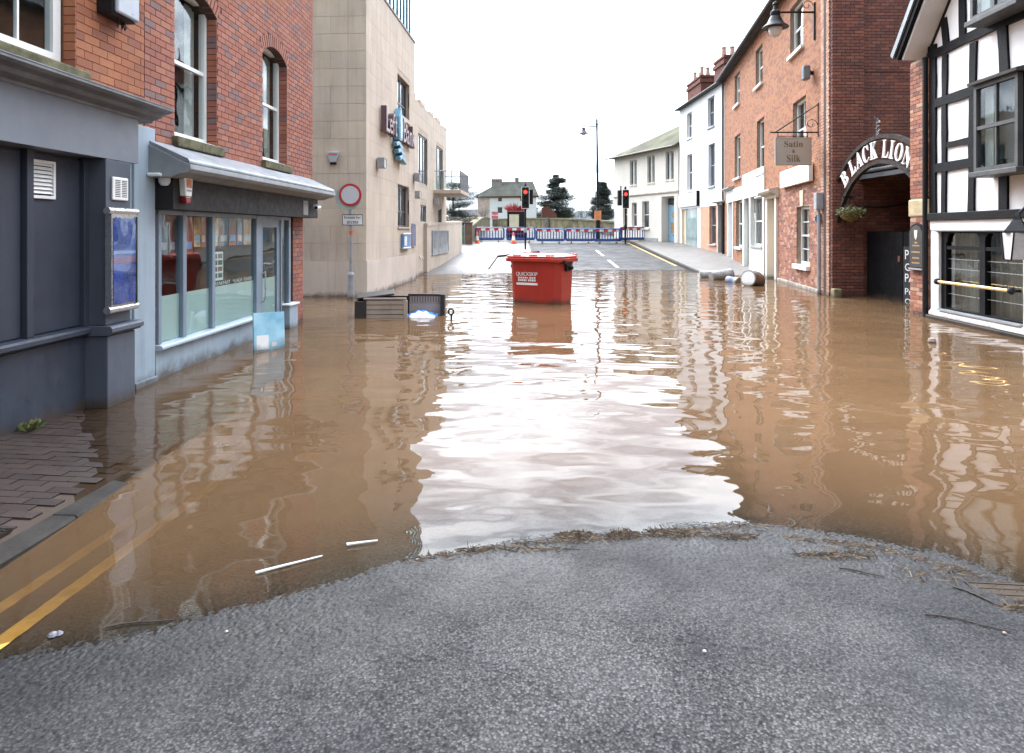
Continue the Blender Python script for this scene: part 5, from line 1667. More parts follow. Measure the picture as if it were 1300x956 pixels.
def loft(rings):
    n = len(rings[0])
    b = MB()
    vs = [p for r in rings for p in r]
    fs = [tuple(range(n - 1, -1, -1)), tuple(range((len(rings) - 1) * n, len(rings) * n))]
    for k in range(len(rings) - 1):
        fs += [(k * n + i, k * n + (i + 1) % n, (k + 1) * n + (i + 1) % n, (k + 1) * n + i) for i in range(n)]
    return b.add(vs, fs)


loft([ring(1.10, .66, .10, -.12), ring(1.125, .685, .11, .03), ring(1.18, .74, .11, .88), ring(1.20, .76, .10, .93)]).build('body', bin_red, BN, bevel=.015)
loft([ring(1.30, .86, .08, .925), ring(1.32, .88, .08, .94), ring(1.32, .88, .08, 1.005), ring(1.28, .84, .08, 1.02)]).build('rim', bin_red, BN, bevel=.01)
loft([ring(1.29, .85, .08, 1.022), ring(1.30, .86, .08, 1.05), ring(1.16, .72, .10, 1.085), ring(.9, .5, .12, 1.10)]).build('lid', bin_lid, BN, bevel=.012)
for x in (-.38, 0, .38):
    MB().box(x - .10, x + .10, -.40, -.22, 1.06, 1.092).build('lid_rib', bin_lid, BN, bevel=.012)
MB().tube((-.6, .40, 1.07), (.6, .40, 1.07), .03, n=10).build('hinge_bar', bin_lid, BN)
for x in (-.5, .5):
    MB().box(x - .05, x + .05, .34, .44, 1.02, 1.11).build('hinge', bin_lid, BN, bevel=.01)
for s in (-1, 1):
    o = MB().prism([(-.10, .72), (.10, .72), (.14, .92), (-.14, .92)], -.02, .07).build('lifting_bracket', black_plastic, BN, (s * .62, -.02, 0), R(90 * s), bevel=.01)
    MB().tube((s * .60, -.02, .80), (s * .72, -.02, .80), .04, n=12).build('trunnion', black_plastic, BN)
MB().box(.60, .70, -.36, -.28, .90, .97).build('lid_catch', black_plastic, BN)
for x in (-.40, .40):
    for y in (-.22, .22):
        MB().lathe([(.09, -.025), (.10, -.02), (.10, .02), (.09, .025)], (x, y, -.16), 16, 'x').build('wheel', black_plastic, BN)
dec = MB().box(-.40, .10, -.3615, -.356, .38, .70).build('print', bin_red, BN)
dec.hide_render = False
bpy.data.objects.remove(dec)


def front_y(z):
    return -(.3425 + (z - .03) / .85 * .0275)


for s, z, w_, h_ in (('QUICKSKIP', .645, .50, .10),):
    o = text_obj(s, 'lettering', white_paint, BN, -.16, front_y(z) - .004, z, w_, h_, .004)
    o.rotation_euler = (0, 0, 0)
for z, h_, n_ in ((.55, .035, 8), (.49, .045, 9)):
    x = -.36
    for k in range(n_):
        w_ = .40 / n_ * (.7 if k != 4 else .3)
        MB().box(x, x + w_, front_y(z + h_) - .006, front_y(z) - .001, z, z + h_).build('print_mark', white_paint, BN)
        x += .42 / n_
MB().box(-.40, .09, front_y(.46) - .006, front_y(.41) - .001, .405, .455).build('print_bar', white_paint, BN)

# brown plastic storage chest, burst open
brown = M('brown_plastic', (.36, .295, .245), .6, .12, 4, spec=.25, muddy=False)
dkbrown = M('dark_brown_plastic', (.022, .018, .017), .55, .12, 4, muddy=False)
CH = thing('storage_chest', 'broken brown slatted storage chest drifting in front of the signpost', 'storage chest', (-2.92, 13.42, 0), R(2))
for k in range(5):
    MB().box(.06, .80, -.02, .012, -.12 + k * .095, -.038 + k * .095).build('slat', brown, CH, bevel=.006)
MB().box(.0, .84, -.03, .03, .352, .395).build('front_rail', M('brown_rail', (.24, .19, .155), .5, muddy=False), CH, bevel=.01)
MB().box(.06, .80, .013, .02, -.12, .35).build('slat_backing', dkbrown, CH)
MB().box(.78, .86, -.035, .03, -.12, .351).build('corner_post', brown, CH, bevel=.01)
MB().box(-.165, 1.52, .56, .60, -.12, .385).build('back_panel', dkbrown, CH)
MB().box(-.17, -.14, .021, .559, -.12, .33).build('side_panel', dkbrown, CH)
MB().box(-.17, .058, -.035, .02, -.12, .33).build('end_panel', dkbrown, CH, bevel=.01)
lid = MB().box(-.02, .72, -.02, .62, 0, .035).build('lid', dkbrown, CH, (-.12, .02, .365), 0, bevel=.008)
lid.rotation_euler = (R(3), R(-6), R(8))
rp = bpy.data.objects.new('rear_panel', None)
for k in range(3):
    o = MB().box(.0, .70, -.02, .02, -.10 + k * .17, .065 + k * .17).build('rear_slat', brown, CH, (.84, .52, 0), R(-6), bevel=.006)
bpy.data.objects.remove(rp)
MB().box(-.02, .72, -.03, .03, .39, .43).build('rear_rail', dkbrown, CH, (.84, .52, 0), R(-6))
for k in range(13):
    MB().box(k * .055, k * .055 + .012, -.028, -.02, .26, .40).build('rib', dkbrown, CH, (.84, .52, 0), R(-6))
MB().box(.66, .74, -.12, .03, -.15, .43).build('rear_corner', dkbrown, CH, (.84, .52, 0), R(-6))
BG = thing('floating_bag', 'blue and white plastic bag caught inside the broken storage chest', 'bag', (-1.80, 13.62, 0), 0)
bm_ = MB()
n1, n2 = 14, 10
for i in range(n1):
    for j in range(n2):
        a, c = i / (n1 - 1) - .5, j / (n2 - 1) - .5
        z = .14 * max(0, 1 - (2 * a) ** 2) * max(0, 1 - (2 * c) ** 2) + .02 * math.sin(i * 1.9 + j) - .02 + .10 * c
        bm_.v.append((a * .60, c * .42, z))
bm_.f = [(i * n2 + j, (i + 1) * n2 + j, (i + 1) * n2 + j + 1, i * n2 + j + 1) for i in range(n1 - 1) for j in range(n2 - 1)]
mw, mb_ = M('bag_white', (.55, .58, .62), .4, muddy=False), M('bag_blue', (.03, .18, .55), .4, muddy=False)
front = MB(); front.v = bm_.v; front.f = [f for f in bm_.f if bm_.v[f[0]][1] < -.06]
back_ = MB(); back_.v = bm_.v; back_.f = [f for f in bm_.f if bm_.v[f[0]][1] >= -.06]
front.build('white_side', mw, BG, smooth=True)
back_.build('blue_side', mb_, BG, smooth=True)
HK = thing('black_hook', 'small black looped handle poking out of the water by the chest', 'handle', (-1.18, 13.2, 0), 0)
pts = [(.05 * math.cos(t) , 0, .15 + .055 * math.sin(t)) for t in [k * .42 - 1.2 for k in range(15)]]
MB().path(pts, .018, 8).build('loop', black_plastic, HK)
MB().tube((.0, 0, -.2), (.01, 0, .11), .02, n=8).build('stem', black_plastic, HK)

# traffic signpost: no vehicles except for access
SP = thing('traffic_sign', 'round red-ringed white traffic sign with access plate on a grey post', 'road sign', (-4.06, 17.2, 0), 0)
MB().tube((0, 0, -.5), (0, 0, .62), .085, n=16).lathe([(.085, .62), (.06, .68)], (0, 0, 0), 16).build('post_base', galv, SP, smooth=True)
MB().tube((0, 0, .6), (0, 0, 2.90), .042, n=14).build('post', galv, SP, smooth=True)
MB().lathe([(.325, -.012), (.325, .0)], (-.06, -.05, 2.56), 36, 'y').build('backing_disc', M('sign_grey', (.30, .36, .34), .5), SP)
MB().lathe([(.285, .003), (.285, .012)], (0, -.06, 2.62), 40, 'y').build('ring', red_refl, SP)
MB().lathe([(.225, .014), (.225, .018)], (0, -.06, 2.62), 40, 'y').build('disc', M('sign_white', (.50, .50, .53), .4, .05), SP)
pl = MB().box(-.20, .32, -.075, -.063, 1.86, 2.13).build('plate', M('plate_white', (.60, .60, .60), .4), SP)
MB().frame(-.20, .32, 1.86, 2.13, .014, -.0785, -.0755).build('plate_edge', black_plastic, pl)
text_obj('Except for', 'lettering', black_plastic, pl, .06, -.0755, 2.05, .42, .085, .002)
text_obj('access', 'lettering', black_plastic, pl, .06, -.0755, 1.935, .28, .065, .002)
MB().tube((0, -.0, 1.62), (0, .0, 1.72), .045, n=12).build('orange_band', orange_m, SP)
SP = thing('parking_sign', 'slim grey post with small blue disc before the brick terrace window', 'road sign', (8.42, 18.62, 0), 0)
MB().tube((0, 0, -.4), (0, 0, 2.08), .044, n=12).build('post', galv, SP, smooth=True)
o = MB().lathe([(.14, 0), (.14, .012)], (-.05, -.055, 2.06), 24, 'y').build('disc', M('disc_blue', (.10, .26, .45), .4), SP)
MB().box(-.13, .03, -.072, -.068, 2.05, 2.07).box(-.06, -.04, -.0725, -.0685, 1.96, 2.15).build('disc_mark', white_paint, SP)
BL = thing('stone_bollard', 'short mossy stone stub at the corner of the brick terrace', 'bollard', (8.42, 17.72, 0), 0)
MB().box(-.11, .11, -.11, .11, -.4, .22).build('stub', M('stub_stone', (.20, .17, .09), .9, .3, 6), BL, bevel=.03)

# washed-up tubs and kegs beside the terrace
def tub(name, label, loc, rz, L, r, body, end, tilt=0.0, bands=(), open_end=True):
    P = thing(name, label, 'tub', loc, rz, 'tubs washed up by the terrace')
    P.rotation_euler = (0, tilt, rz)
    MB().lathe([(r * .93, 0), (r * .97, .02), (r, L * .9), (r * 1.04, L * .92), (r * 1.04, L)], (0, 0, 0), 22, 'x').build('shell', body, P, smooth=True)
    MB().lathe([(r * .92, L + .010), (r * .92, L + .018)], (0, 0, 0), 22, 'x').build('opening', end, P)
    MB().lathe([(r * 1.05, L - .03), (r * 1.05, L + .012), (r * .93, L + .014), (r * .93, L + .008)], (0, 0, 0), 22, 'x').build('lip', M('tub_lip', (.20, .18, .16), .6), P)
    for a, b_, m_ in bands:
        MB().lathe([(r * (.945 + .05 * a / L) + .003, a), (r * (.945 + .05 * b_ / L) + .003, b_)], (0, 0, 0), 22, 'x').build('band', m_, P)
    return P


tw = M('tub_white', (.26, .26, .255), .6, .45, 7, streak=.8, muddy=False)
tb_ = M('tub_brown', (.13, .085, .05), .6, .3, 5)
tbl = M('tub_blue', (.10, .16, .34), .5, .2, 5, muddy=False)
tdark = M('tub_dark', (.03, .028, .026), .8)
tub('metal_tub', 'weathered pale tub lying farthest left by the terrace kerb', (6.95, 25.3, .08), R(-8), .66, .19, tw, tdark, 0, ((.02, .16, M('tub_grime', (.10, .09, .07), .8)),))
tub('striped_tub', 'white tub with blue bands wedged between the brown and pale tubs', (7.05, 24.2, .10), R(12), .80, .19, tw, tdark, R(-6), ((.10, .20, tbl), (.30, .36, tbl)))
tub('small_tub', 'small blue-striped tub half sunk in front of the white banded tub', (7.25, 23.0, .06), R(-48), .40, .16, tw, tw, R(8), ((.12, .26, tbl),))
P = tub('planter_tub', 'brown tub on its side with round white base facing the camera', (7.86, 21.75, .12), R(-140), .62, .25, tb_, white_paint, R(-10))
P = thing('black_bag', 'crumpled black scrap lying at the foot of the white shopfront', 'rubbish', (9.25, 25.6, .05), 0)
b = MB()
for k in range(7):
    a = k * .9
    b.lathe([(.02, -.05), (.09 + .03 * math.sin(k), 0), (.05, .07 + .02 * math.cos(k * 2))], (.16 * math.cos(a) * (k % 3) * .6, .05 * math.sin(a), .02), 7)
b.build('scrap', black_plastic, P)
RL = thing('bent_rail', 'bent black and grey rail propped above the water behind the red bin', 'rail', (0, 29.6, 0), 0)
MB().tube((-1.14, 0, -.1), (-.62, .1, .62), .035, n=10).build('leg', galv, RL, smooth=True)
MB().tube((-.64, .1, .62), (1.20, .2, .82), .05, n=10).build('bar', black_iron, RL, smooth=True)
MB().tube((1.18, .2, .80), (1.30, .25, -.1), .035, n=10).build('leg', galv, RL, smooth=True)

# ================================================================== closure across the bridge approach
def gz(x, y, lift=0.0):
    return float(road_z(x, y)) + lift


def barrier():
    P = thing('road_barrier', '', 'road barrier', (0, 0, 0), 0, 'blue barriers across the bridge approach')
    f = MB()
    for pts in ([(-.92, 0, .18), (-.98, 0, .26), (-.98, 0, .88), (-.90, 0, .98), (.90, 0, .98), (.98, 0, .88), (.98, 0, .26), (.92, 0, .18), (-.92, 0, .18)],):
        f.path(pts, .06, 8)
    f.box(-.95, .95, -.03, .03, .20, .30)
    f.build('frame', blue_frame, P)
    for k in range(9):
        x = -.80 + k * .2
        MB().tube((x, 0, .28), (x, 0, .80), .034, n=6).build('bar', blue_frame, P)
    for k in range(6):
        MB().box(-.90 + k * .30, -.603 + k * .30, -.065, -.005, .80, .96).build('stripe', red_refl if k % 2 == 0 else white_line, P)
    for x in (-.6, .6):
        MB().box(x - .05, x + .05, -.30, .30, .0, .10).build('foot', M('foot_sand', (.20, .16, .09), .8), P, bevel=.02)
        MB().tube((x, 0, .08), (x, 0, .2), .025, n=6).build('foot_stem', blue_frame, P)
    return P


bp = barrier()
blabs = ['leftmost blue barrier beside the first traffic cone', 'blue barrier behind the planter box and left signal', 'blue barrier in the middle of the road closure', 'blue barrier just left of the tall lamp post', 'blue barrier behind the tall lamp post', 'blue barrier behind the right-hand traffic signal', 'rightmost blue barrier by the cream house']
for k, (x, y, rz) in enumerate(((-1.55, 47.6, 2), (.62, 47.7, -2), (2.72, 48.0, 3), (4.78, 48.1, -3), (6.72, 47.9, 4), (8.45, 47.9, 18))):
    o = bp if k == 0 else copy_thing(bp)
    lift = .12 if (x < 1.1 or x > 8) else .02
    o.location = (x, y, gz(x, y, lift))
    o.rotation_euler = (0, 0, R(rz))
    o['label'] = blabs[k if k < 5 else 6]


def cone(label, x, y):
    P = thing('traffic_cone', label, 'traffic cone', (x, y, gz(x, y, .12)), 0, 'traffic cones at the closure')
    MB().box(-.20, .20, -.20, .20, 0, .05).build('base', orange_m, P, bevel=.015)
    MB().lathe([(.15, .05), (.125, .20)], (0, 0, 0), 16).build('lower_cone', orange_m, P, smooth=True)
    MB().lathe([(.125, .20), (.085, .50)], (0, 0, 0), 16).build('sleeve', white_paint, P, smooth=True)
    MB().lathe([(.085, .50), (.04, .75), (.03, .76)], (0, 0, 0), 16).build('upper_cone', orange_m, P, smooth=True)


cone('orange and white traffic cone by the stone gate pier', -2.36, 46.2)
cone('orange and white traffic cone standing before the planter box', .10, 46.2)

red_on = emit_mat('signal_red', (1.0, .045, .03), 1.0)


def signal(label, x, y, lift, double):
    P = thing('traffic_light', label, 'traffic light', (x, y, gz(x, y, lift)), 0, 'traffic lights at the bridge')
    MB().tube((0, 0, 0), (0, 0, 3.0), .057, n=12).build('pole', black_iron, P, smooth=True)
    MB().box(-.22, .22, -.16, -.14, 2.45, 3.72).build('backboard', black_plastic, P, bevel=.01)
    MB().frame(-.235, .235, 2.435, 3.735, .022, -.172, -.161).build('white_edge', white_paint, P)
    MB().box(-.15, .15, -.14, .10, 2.50, 3.66).build('housing', black_plastic, P, bevel=.02)
    for z, m_ in ((3.42, red_on), (3.07, black_plastic), (2.72, black_plastic)):
        l_ = MB().lathe([(.115, .0), (.10, .015)], (0, -.162, z), 18, 'y').build('lens', m_, P)
        b = MB()
        for k in range(10):
            a0, a1 = R(k * 20 - 10), R(k * 20 + 10)
            b.add([(.135 * math.cos(a0), -.165, z + .135 * math.sin(a0)), (.135 * math.cos(a1), -.165, z + .135 * math.sin(a1)), (.125 * math.cos(a1), -.30, z + .125 * math.sin(a1)), (.125 * math.cos(a0), -.30, z + .125 * math.sin(a0))], [(0, 1, 2, 3)])
        b.build('visor', black_plastic, l_)
    MB().tube((0, 0, 3.66), (0, 0, 3.88), .06, n=10).lathe([(.09, 3.8), (.05, 3.95)], (0, 0, 0), 10).build('finial', black_iron, P)
    if double:
        MB().box(-.52, -.25, -.05, .28, 2.65, 3.70).build('side_housing', black_plastic, P, bevel=.03)
        MB().tube((-.3, .1, 3.7), (-.3, .1, 4.0), .04, n=8).build('detector', black_iron, P)
    else:
        MB().box(.25, .46, -.0, .30, 2.70, 3.60).build('side_housing', black_plastic, P, bevel=.03)
    MB().box(-.10, .10, -.12, .08, 1.0, 1.28).build('push_button', M('button_grey', (.30, .30, .30), .5) if not double else black_plastic, P, bevel=.01)


signal('traffic light showing red behind the red bin', .80, 40.9, .12, False)
signal('traffic light showing red in front of the cream house', 7.86, 47.3, .02, True)

# tall lamp column
SL = thing('street_lamp', 'tall dark lamp column with one hanging lantern above the closure', 'street lamp', (6.32, 50.2, gz(6.3, 50.2)), 0)
MB().tube((0, 0, 0), (0, 0, 2.3), .17, .16, n=14).lathe([(.17, 2.3), (.10, 2.45)], (0, 0, 0), 14).build('base_column', black_iron, SL, smooth=True)
MB().tube((0, 0, 2.4), (-.08, 0, 8.55), .10, .065, n=12).lathe([(.065, 8.5), (.09, 8.6), (.05, 8.75), (.07, 8.85), (.01, 9.1)], (-.08, 0, 0), 12).build('column', black_iron, SL, smooth=True)
MB().tube((-.08, 0, 8.42), (-1.05, 0, 8.50), .035, n=8).tube((-1.05, 0, 8.62), (-1.05, 0, 8.30), .03, n=8).build('arm', black_iron, SL)
MB().lathe([(.36, 7.92), (.36, 7.95), (.22, 8.05), (.20, 8.12), (.12, 8.16), (.12, 8.26), (.16, 8.32), (.03, 8.36)], (-1.05, 0, 0), 20).build('lamp_head', M('lamp_grey', (.06, .06, .065), .5), SL, smooth=True)
MB().lathe([(.02, 7.76), (.14, 7.80), (.21, 7.92)], (-1.05, 0, 0), 18).build('globe', MATS['opal_glass'], SL, smooth=True)
MB().box(-.28, .22, -.24, -.18, 1.55, 2.25).build('orange_notice', M('notice_orange', (.62, .24, .09), .6), SL)

# black planter noticeboard with red foliage
PB = thing('planter_box', 'black noticeboard planter topped with red foliage behind the left signal', 'planter', (.28, 49.4, gz(.3, 49.4, .12)), 0)
MB().box(-.62, .62, -.35, .35, .0, 2.05).build('body', black_plastic, PB, bevel=.02)
MB().box(-.48, .22, -.362, -.352, .92, 1.88).build('notice', M('notice_cream', (.56, .54, .36), .6, .1, 3), PB)
MB().frame(-.53, .27, .87, 1.93, .05, -.375, -.351).build('notice_frame', black_iron, PB)
MB().box(-.66, .66, -.39, .39, 2.05, 2.13).build('top_tray', M('tray_red', (.30, .06, .06), .6), PB)
MB().box(-.64, .64, -.37, .37, .45, .52).build('red_band', red_refl, PB)
lf = MB()
for k in range(340):
    c = Vector((rnd.uniform(-.55, .55), rnd.uniform(-.3, .3), 2.12))
    h = .65 * (1 - abs(c.x + .05) / .9) + .12
    u = Vector((c.x * .55 + rnd.uniform(-.25, .25), rnd.uniform(-.25, .25), h * rnd.uniform(.4, 1.0)))
    w = u.orthogonal().normalized() * .03
    lf.add([tuple(c - w), tuple(c + w), tuple(c + u)], [(0, 1, 2)])
lf.build('red_foliage', red_leaf, PB)

# bridge parapets and gate pier
def parapet(name, label, a, b, h, piers=()):
    ax_, ay_ = a; bx_, by_ = b
    L = math.hypot(bx_ - ax_, by_ - ay_)
    t = math.atan2(by_ - ay_, bx_ - ax_)
    P = thing(name, label, 'wall', (ax_, ay_, 0), t)
    n = 10
    lo, up = [], []
    for k in range(n + 1):
        f = k / n
        z = float(road_z(3, ay_ + (by_ - ay_) * f))
        lo.append((L * f, z - 1.2)); up.append((L * f, z + h))
    MB().prism(lo + up[::-1], -.22, .22).build('wall_body', stone_wall_m, P)
    cop = [(u, z + .001) for u, z in up] + [(u, z + .16) for u, z in up[::-1]]
    MB().prism(cop, -.28, .28).build('coping', M('coping_moss', (.13, .115, .075), .9, .3, 2, 8, .02, spec=.1), P)
    for f in piers:
        z = float(road_z(3, ay_ + (by_ - ay_) * f))
        MB().box(L * f - .5, L * f + .5, -.34, .34, z - 1, z + h + .22).build('pier', M('pier_dark', (.05, .043, .03), .95, .3, 2, 8, .02), P)
    return P


parapet('bridge_parapet', 'mossy stone bridge parapet on the right behind the barriers', (9.0, 57.0), (-2.6, 98.0), 1.05, (.42, .66))
parapet('bridge_parapet', 'mossy stone bridge parapet on the left by the stone gate pier', (-2.95, 45.5), (-3.4, 98.0), 1.15, ())
GP = thing('gate_pier', 'brown stone gate pier at the start of the left parapet', 'gate pier', (-2.85, 45.0, gz(-2.85, 45)), 0)
MB().box(-.24, .24, -.25, .25, -.3, 1.52).build('pier', M('pier_brown', (.11, .065, .045), .9, .3, 4, 10, .02), GP, bevel=.03)
MB().box(-.28, .28, -.29, .29, 1.52, 1.60).build('cap', MATS['coping_moss'], GP, bevel=.02)
GF = thing('green_panel', 'green mesh fence panel between ramp wall and gate pier', 'fence', (-3.75, 45.2, gz(-3.7, 45)), 0)
MB().box(-.05, .62, -.02, .02, .1, 1.4).build('mesh_sheet', M('fence_green', (.12, .20, .13), .8, .3, 8), GF)
MB().tube((-.06, 0, -.2), (-.06, 0, 1.5), .04, n=8).tube((.63, 0, -.2), (.63, 0, 1.5), .04, n=8).build('fence_post', galv, GF)
HG = thing('hedge', 'dark clipped hedge behind the left parapet', 'hedge', (-8.0, 60, 1.2), 0)
lf = MB()
for k in range(5200):
    c = Vector((rnd.uniform(-5, 5.0), rnd.uniform(-.7, .7), rnd.uniform(.2, 1.75)))
    u = Vector((rnd.uniform(-1, 1), rnd.uniform(-1, 1), rnd.uniform(-.5, 1))).normalized() * .16
    w = u.orthogonal().normalized() * .06
    lf.add([tuple(c - w), tuple(c + u), tuple(c + w)], [(0, 1, 2)])
lf.build('foliage', leaf_mat('hedge_leaves', [(.035, .035, .02), (.055, .05, .03), (.025, .03, .016), (.07, .06, .04)]), HG)
MB().box(-4.9, 4.9, -.5, .5, -1.5, 1.3).build('stems', M('hedge_core', (.02, .018, .012), .95), HG)

# ================================================================== beyond the bridge
H = thing('far_house', 'white three-storey house with hipped grey roof beyond the bridge', 'house', (-4.9, 150, 2.3), R(-4))
H.scale = (.84, .84, .84)
HWN = [(2.0, 3.4, 4.9, 7.0), (2.1, 3.3, 8.6, 10.4), (7.9, 9.3, 8.7, 10.3), (7.6, 9.6, 4.0, 7.0), (2.0, 3.5, .2, 2.4), (5.2, 7.4, 1.3, 2.2)]
HWN = [(a, b_, z0 * .82, z1 * .82) for a, b_, z0, z1 in HWN]
wall('wall', white_render, H, 0, 12.2, -.5, 8.6, HWN, 0, .3)
MB().box(-3.2, -.01, .05, 6, -.5, 8.3).build('side_wing', M('pink_brick', (.48, .38, .34), .85, .2, 1), H)
MB().box(-.05, 12.25, -.06, .0, 8.05, 8.6).build('eaves_band', M('eaves_brick', (.42, .15, .09), .85, .2, 1), H)
for a, b_, z0, z1 in HWN:
    w_ = MB().frame(a, b_, z0, z1, .12, .1, .18).build('window', white_paint, H)
    MB().box(a + .12, b_ - .12, .14, .15, z0 + .12, z1 - .12).build('pane', far_glass, w_)
rf = MB()
rf.add([(-4.2, -.6, 8.4), (12.7, -.6, 8.6), (12.7, 8, 8.6), (-4.2, 8, 8.4), (2.6, 3.6, 12.6), (11.2, 3.6, 12.6)], [(0, 1, 5, 4), (0, 4, 3), (2, 3, 4, 5), (1, 2, 5), (0, 3, 2, 1)])
rf.build('roof', M('far_roof', (.085, .088, .075), .95, .3, .5, spec=.1), H)
greyst = M('grey_stack', (.22, .20, .185), .9, .3, 2)
chimney(H, .2, 3.0, 2.2, 8.7, 13.2, 5, greyst)
chimney(H, 6.4, 7.4, 3.2, 11, 13.6, 1, greyst)
RS = thing('red_notice', 'red lettered notice boards in front of the far white house', 'sign', (-3.0, 120, 2.1), 0)
for z in (2.55, 1.85):
    MB().box(-.55, .55, -.03, .03, z, z + .55).build('board', M('notice_red', (.55, .12, .14), .6, .5, 3), RS)
MB().tube((0, .05, -.5), (0, .05, 3.1), .05, n=6).build('post', galv, RS)
BO = thing('brick_outbuilding', 'small red brick gable right of the far white house', 'building', (6.6, 150, 2.3), 0)
MB().prism([(0, -.5), (3.2, -.5), (3.2, 3.2), (1.2, 5.2), (0, 4.6)], 0, 4).build('wall', MATS['chimney_brick'], BO)
MB().profile([(-.2, 5.25), (4.2, 5.25), (4.2, 5.45), (-.2, 5.45)], .2, 2.4).build('roof', slate_roof, BO)


def blades(mb, c, n, rx, ry, rz_, s, rg, flat=0.35):
    """n small needle faces in an ellipsoid"""
    for _ in range(n):
        a, r, h = rg.random() * 6.283, math.sqrt(rg.random()), rg.uniform(-1, 1)
        p = Vector((c[0] + rx * r * math.cos(a), c[1] + ry * r * math.sin(a), c[2] + rz_ * h))
        u = Vector((rg.uniform(-1, 1), rg.uniform(-1, 1), rg.uniform(-flat, flat))).normalized() * s * rg.uniform(.6, 1.3)
        w = Vector((rg.uniform(-1, 1), rg.uniform(-1, 1), rg.uniform(-flat, flat))).normalized() * s * .55
        mb.add([tuple(p), tuple(p + u), tuple(p + w)], [(0, 1, 2)])


def cedar(label, x, y, z, h, spread, tiers, seed, top_flat=False, group='cedars beyond the bridge'):
    rg = random.Random(seed)
    P = thing('cedar_tree', label, 'tree', (x, y, z), 0, group)
    tr, cr = MB(), MB()
    tr.tube((0, 0, -1), (0, 0, h * .5), h * .035, h * .022, n=8).tube((0, 0, h * .5), (rg.uniform(-.2, .2), 0, h * .97), h * .022, h * .006, n=8)
    for k in range(tiers):
        f = (k + .6) / tiers
        z0 = h * (.18 + .80 * f + rg.uniform(-.035, .035))
        reach = spread * ((1 - f) ** .75 * .95 + .10) if not top_flat else spread * (.55 + .45 * math.sin(math.pi * min(1, f * .8 + .1)))
        for j in range(rg.choice((3, 4, 5))):
            a = rg.random() * 6.283
            L = reach * rg.uniform(.55, 1.08)
            e = Vector((math.cos(a) * L, math.sin(a) * L, z0 + L * rg.uniform(-.06, .14)))
            s0 = Vector((0, 0, z0 - L * .12))
            tr.tube(tuple(s0), tuple(e), h * .010, h * .003, n=5)
            for m in range(4):
                t = .35 + .65 * (m + .5) / 4
                c = s0.lerp(e, t)
                blades(cr, (c.x, c.y, c.z + .12), 330, L * .34 + .3, L * .34 + .3, h * .034 + .08, h * .024, rg)
    tr.build('trunk', bark_m, P)
    cr.build('crown', cedar_m, P)


def bare(label, x, y, z, h, seed):
    rg = random.Random(seed)
    P = thing('bare_tree', label, 'tree', (x, y, z), 0, 'bare winter trees beyond the bridge')
    tr, tw_ = MB(), MB()

    def grow(p, d, L, r, lev):
        e = p + d * L
        (tr if lev < 3 else tw_).tube(tuple(p), tuple(e), r, r * .62, n=6 if lev < 2 else 3, caps=False)
        if lev >= 6:
            return
        for _ in range(3 if lev < 4 else 2):
            nd = (d + Vector((rg.uniform(-.62, .62), rg.uniform(-.62, .62), rg.uniform(-.15, .5)))).normalized()
            grow(p.lerp(e, rg.uniform(.65, 1.0)), nd, L * rg.uniform(.62, .82), r * .58, lev + 1)
    grow(Vector((0, 0, -.5)), Vector((0, 0, 1)), h * .27, h * .022, 0)
    tr.build('trunk', bark_m, P)
    tw_.build('crown', M('twigs', (.11, .10, .09), .95, .2, 3), P)


cedar('flat-topped cedar left of the far white house', -11.2, 130, 2.2, 8.6, 5.6, 6, 3, True)
cedar('tall tapering cedar in the middle beyond the parapet', 10.6, 160, 2.2, 12.8, 6.0, 17, 8)
cedar('slim dark conifer just left of the cream house', 17.2, 130, 2.2, 9.0, 2.6, 16, 12)
cedar('low spreading evergreen between far house and tall cedar', 4.2, 165, 2.2, 5.4, 3.6, 6, 21, True)
for k, (x, y, h, lab) in enumerate(((-17.0, 190, 12, 'bare tree rising above the flat-topped cedar'), (18.5, 175, 8.6, 'bare tree right of the tall cedar'), (22.6, 170, 9.4, 'bare tree left of the lamp column'), (24.8, 160, 9.0, 'bare tree right of the lamp column'), (14.5, 200, 7.5, 'bare tree close beside the tall cedar'), (-5.8, 140, 6.5, 'bare tree between cedar and far white house'))):
    bare(lab, x, y, 2.2, h, 30 + k)
SH = thing('pink_house', 'small pink house glimpsed beneath the flat-topped cedar', 'house', (-12.8, 165, 2.2), 0)
MB().box(0, 5.5, 0, 5, -.5, 3.4).build('wall', M('pink_wall', (.50, .30, .27), .85), SH)
MB().profile([(-.4, 3.4), (5.4, 3.4), (2.5, 5.0)], -.3, 5.8).build('roof', slate_roof, SH)
MB().box(1.2, 2.2, -.02, .0, 1.0, 2.2).build('window', far_glass, SH)
# wooded ridge on the skyline
xs_ = np.linspace(-700, 900, 260)
rg = np.random.RandomState(4)
prof = 18 + 9 * np.sin(xs_ / 210 + .9) + 5 * np.sin(xs_ / 77) + rg.uniform(-1.6, 1.6, len(xs_))
b = MB()
b.v = [(x, 950, -5) for x in xs_] + [(x, 950 + 60 * math.sin(x / 90), float(h)) for x, h in zip(xs_, prof)] + [(x, 1300, 0) for x in xs_]
n = len(xs_)
b.f = [(i, i + 1, i + 1 + n, i + n) for i in range(n - 1)] + [(i + n, i + 1 + n, i + 1 + 2 * n, i + 2 * n) for i in range(n - 1)]
b.build('hills', hill_m, None, kind='structure', smooth=False)

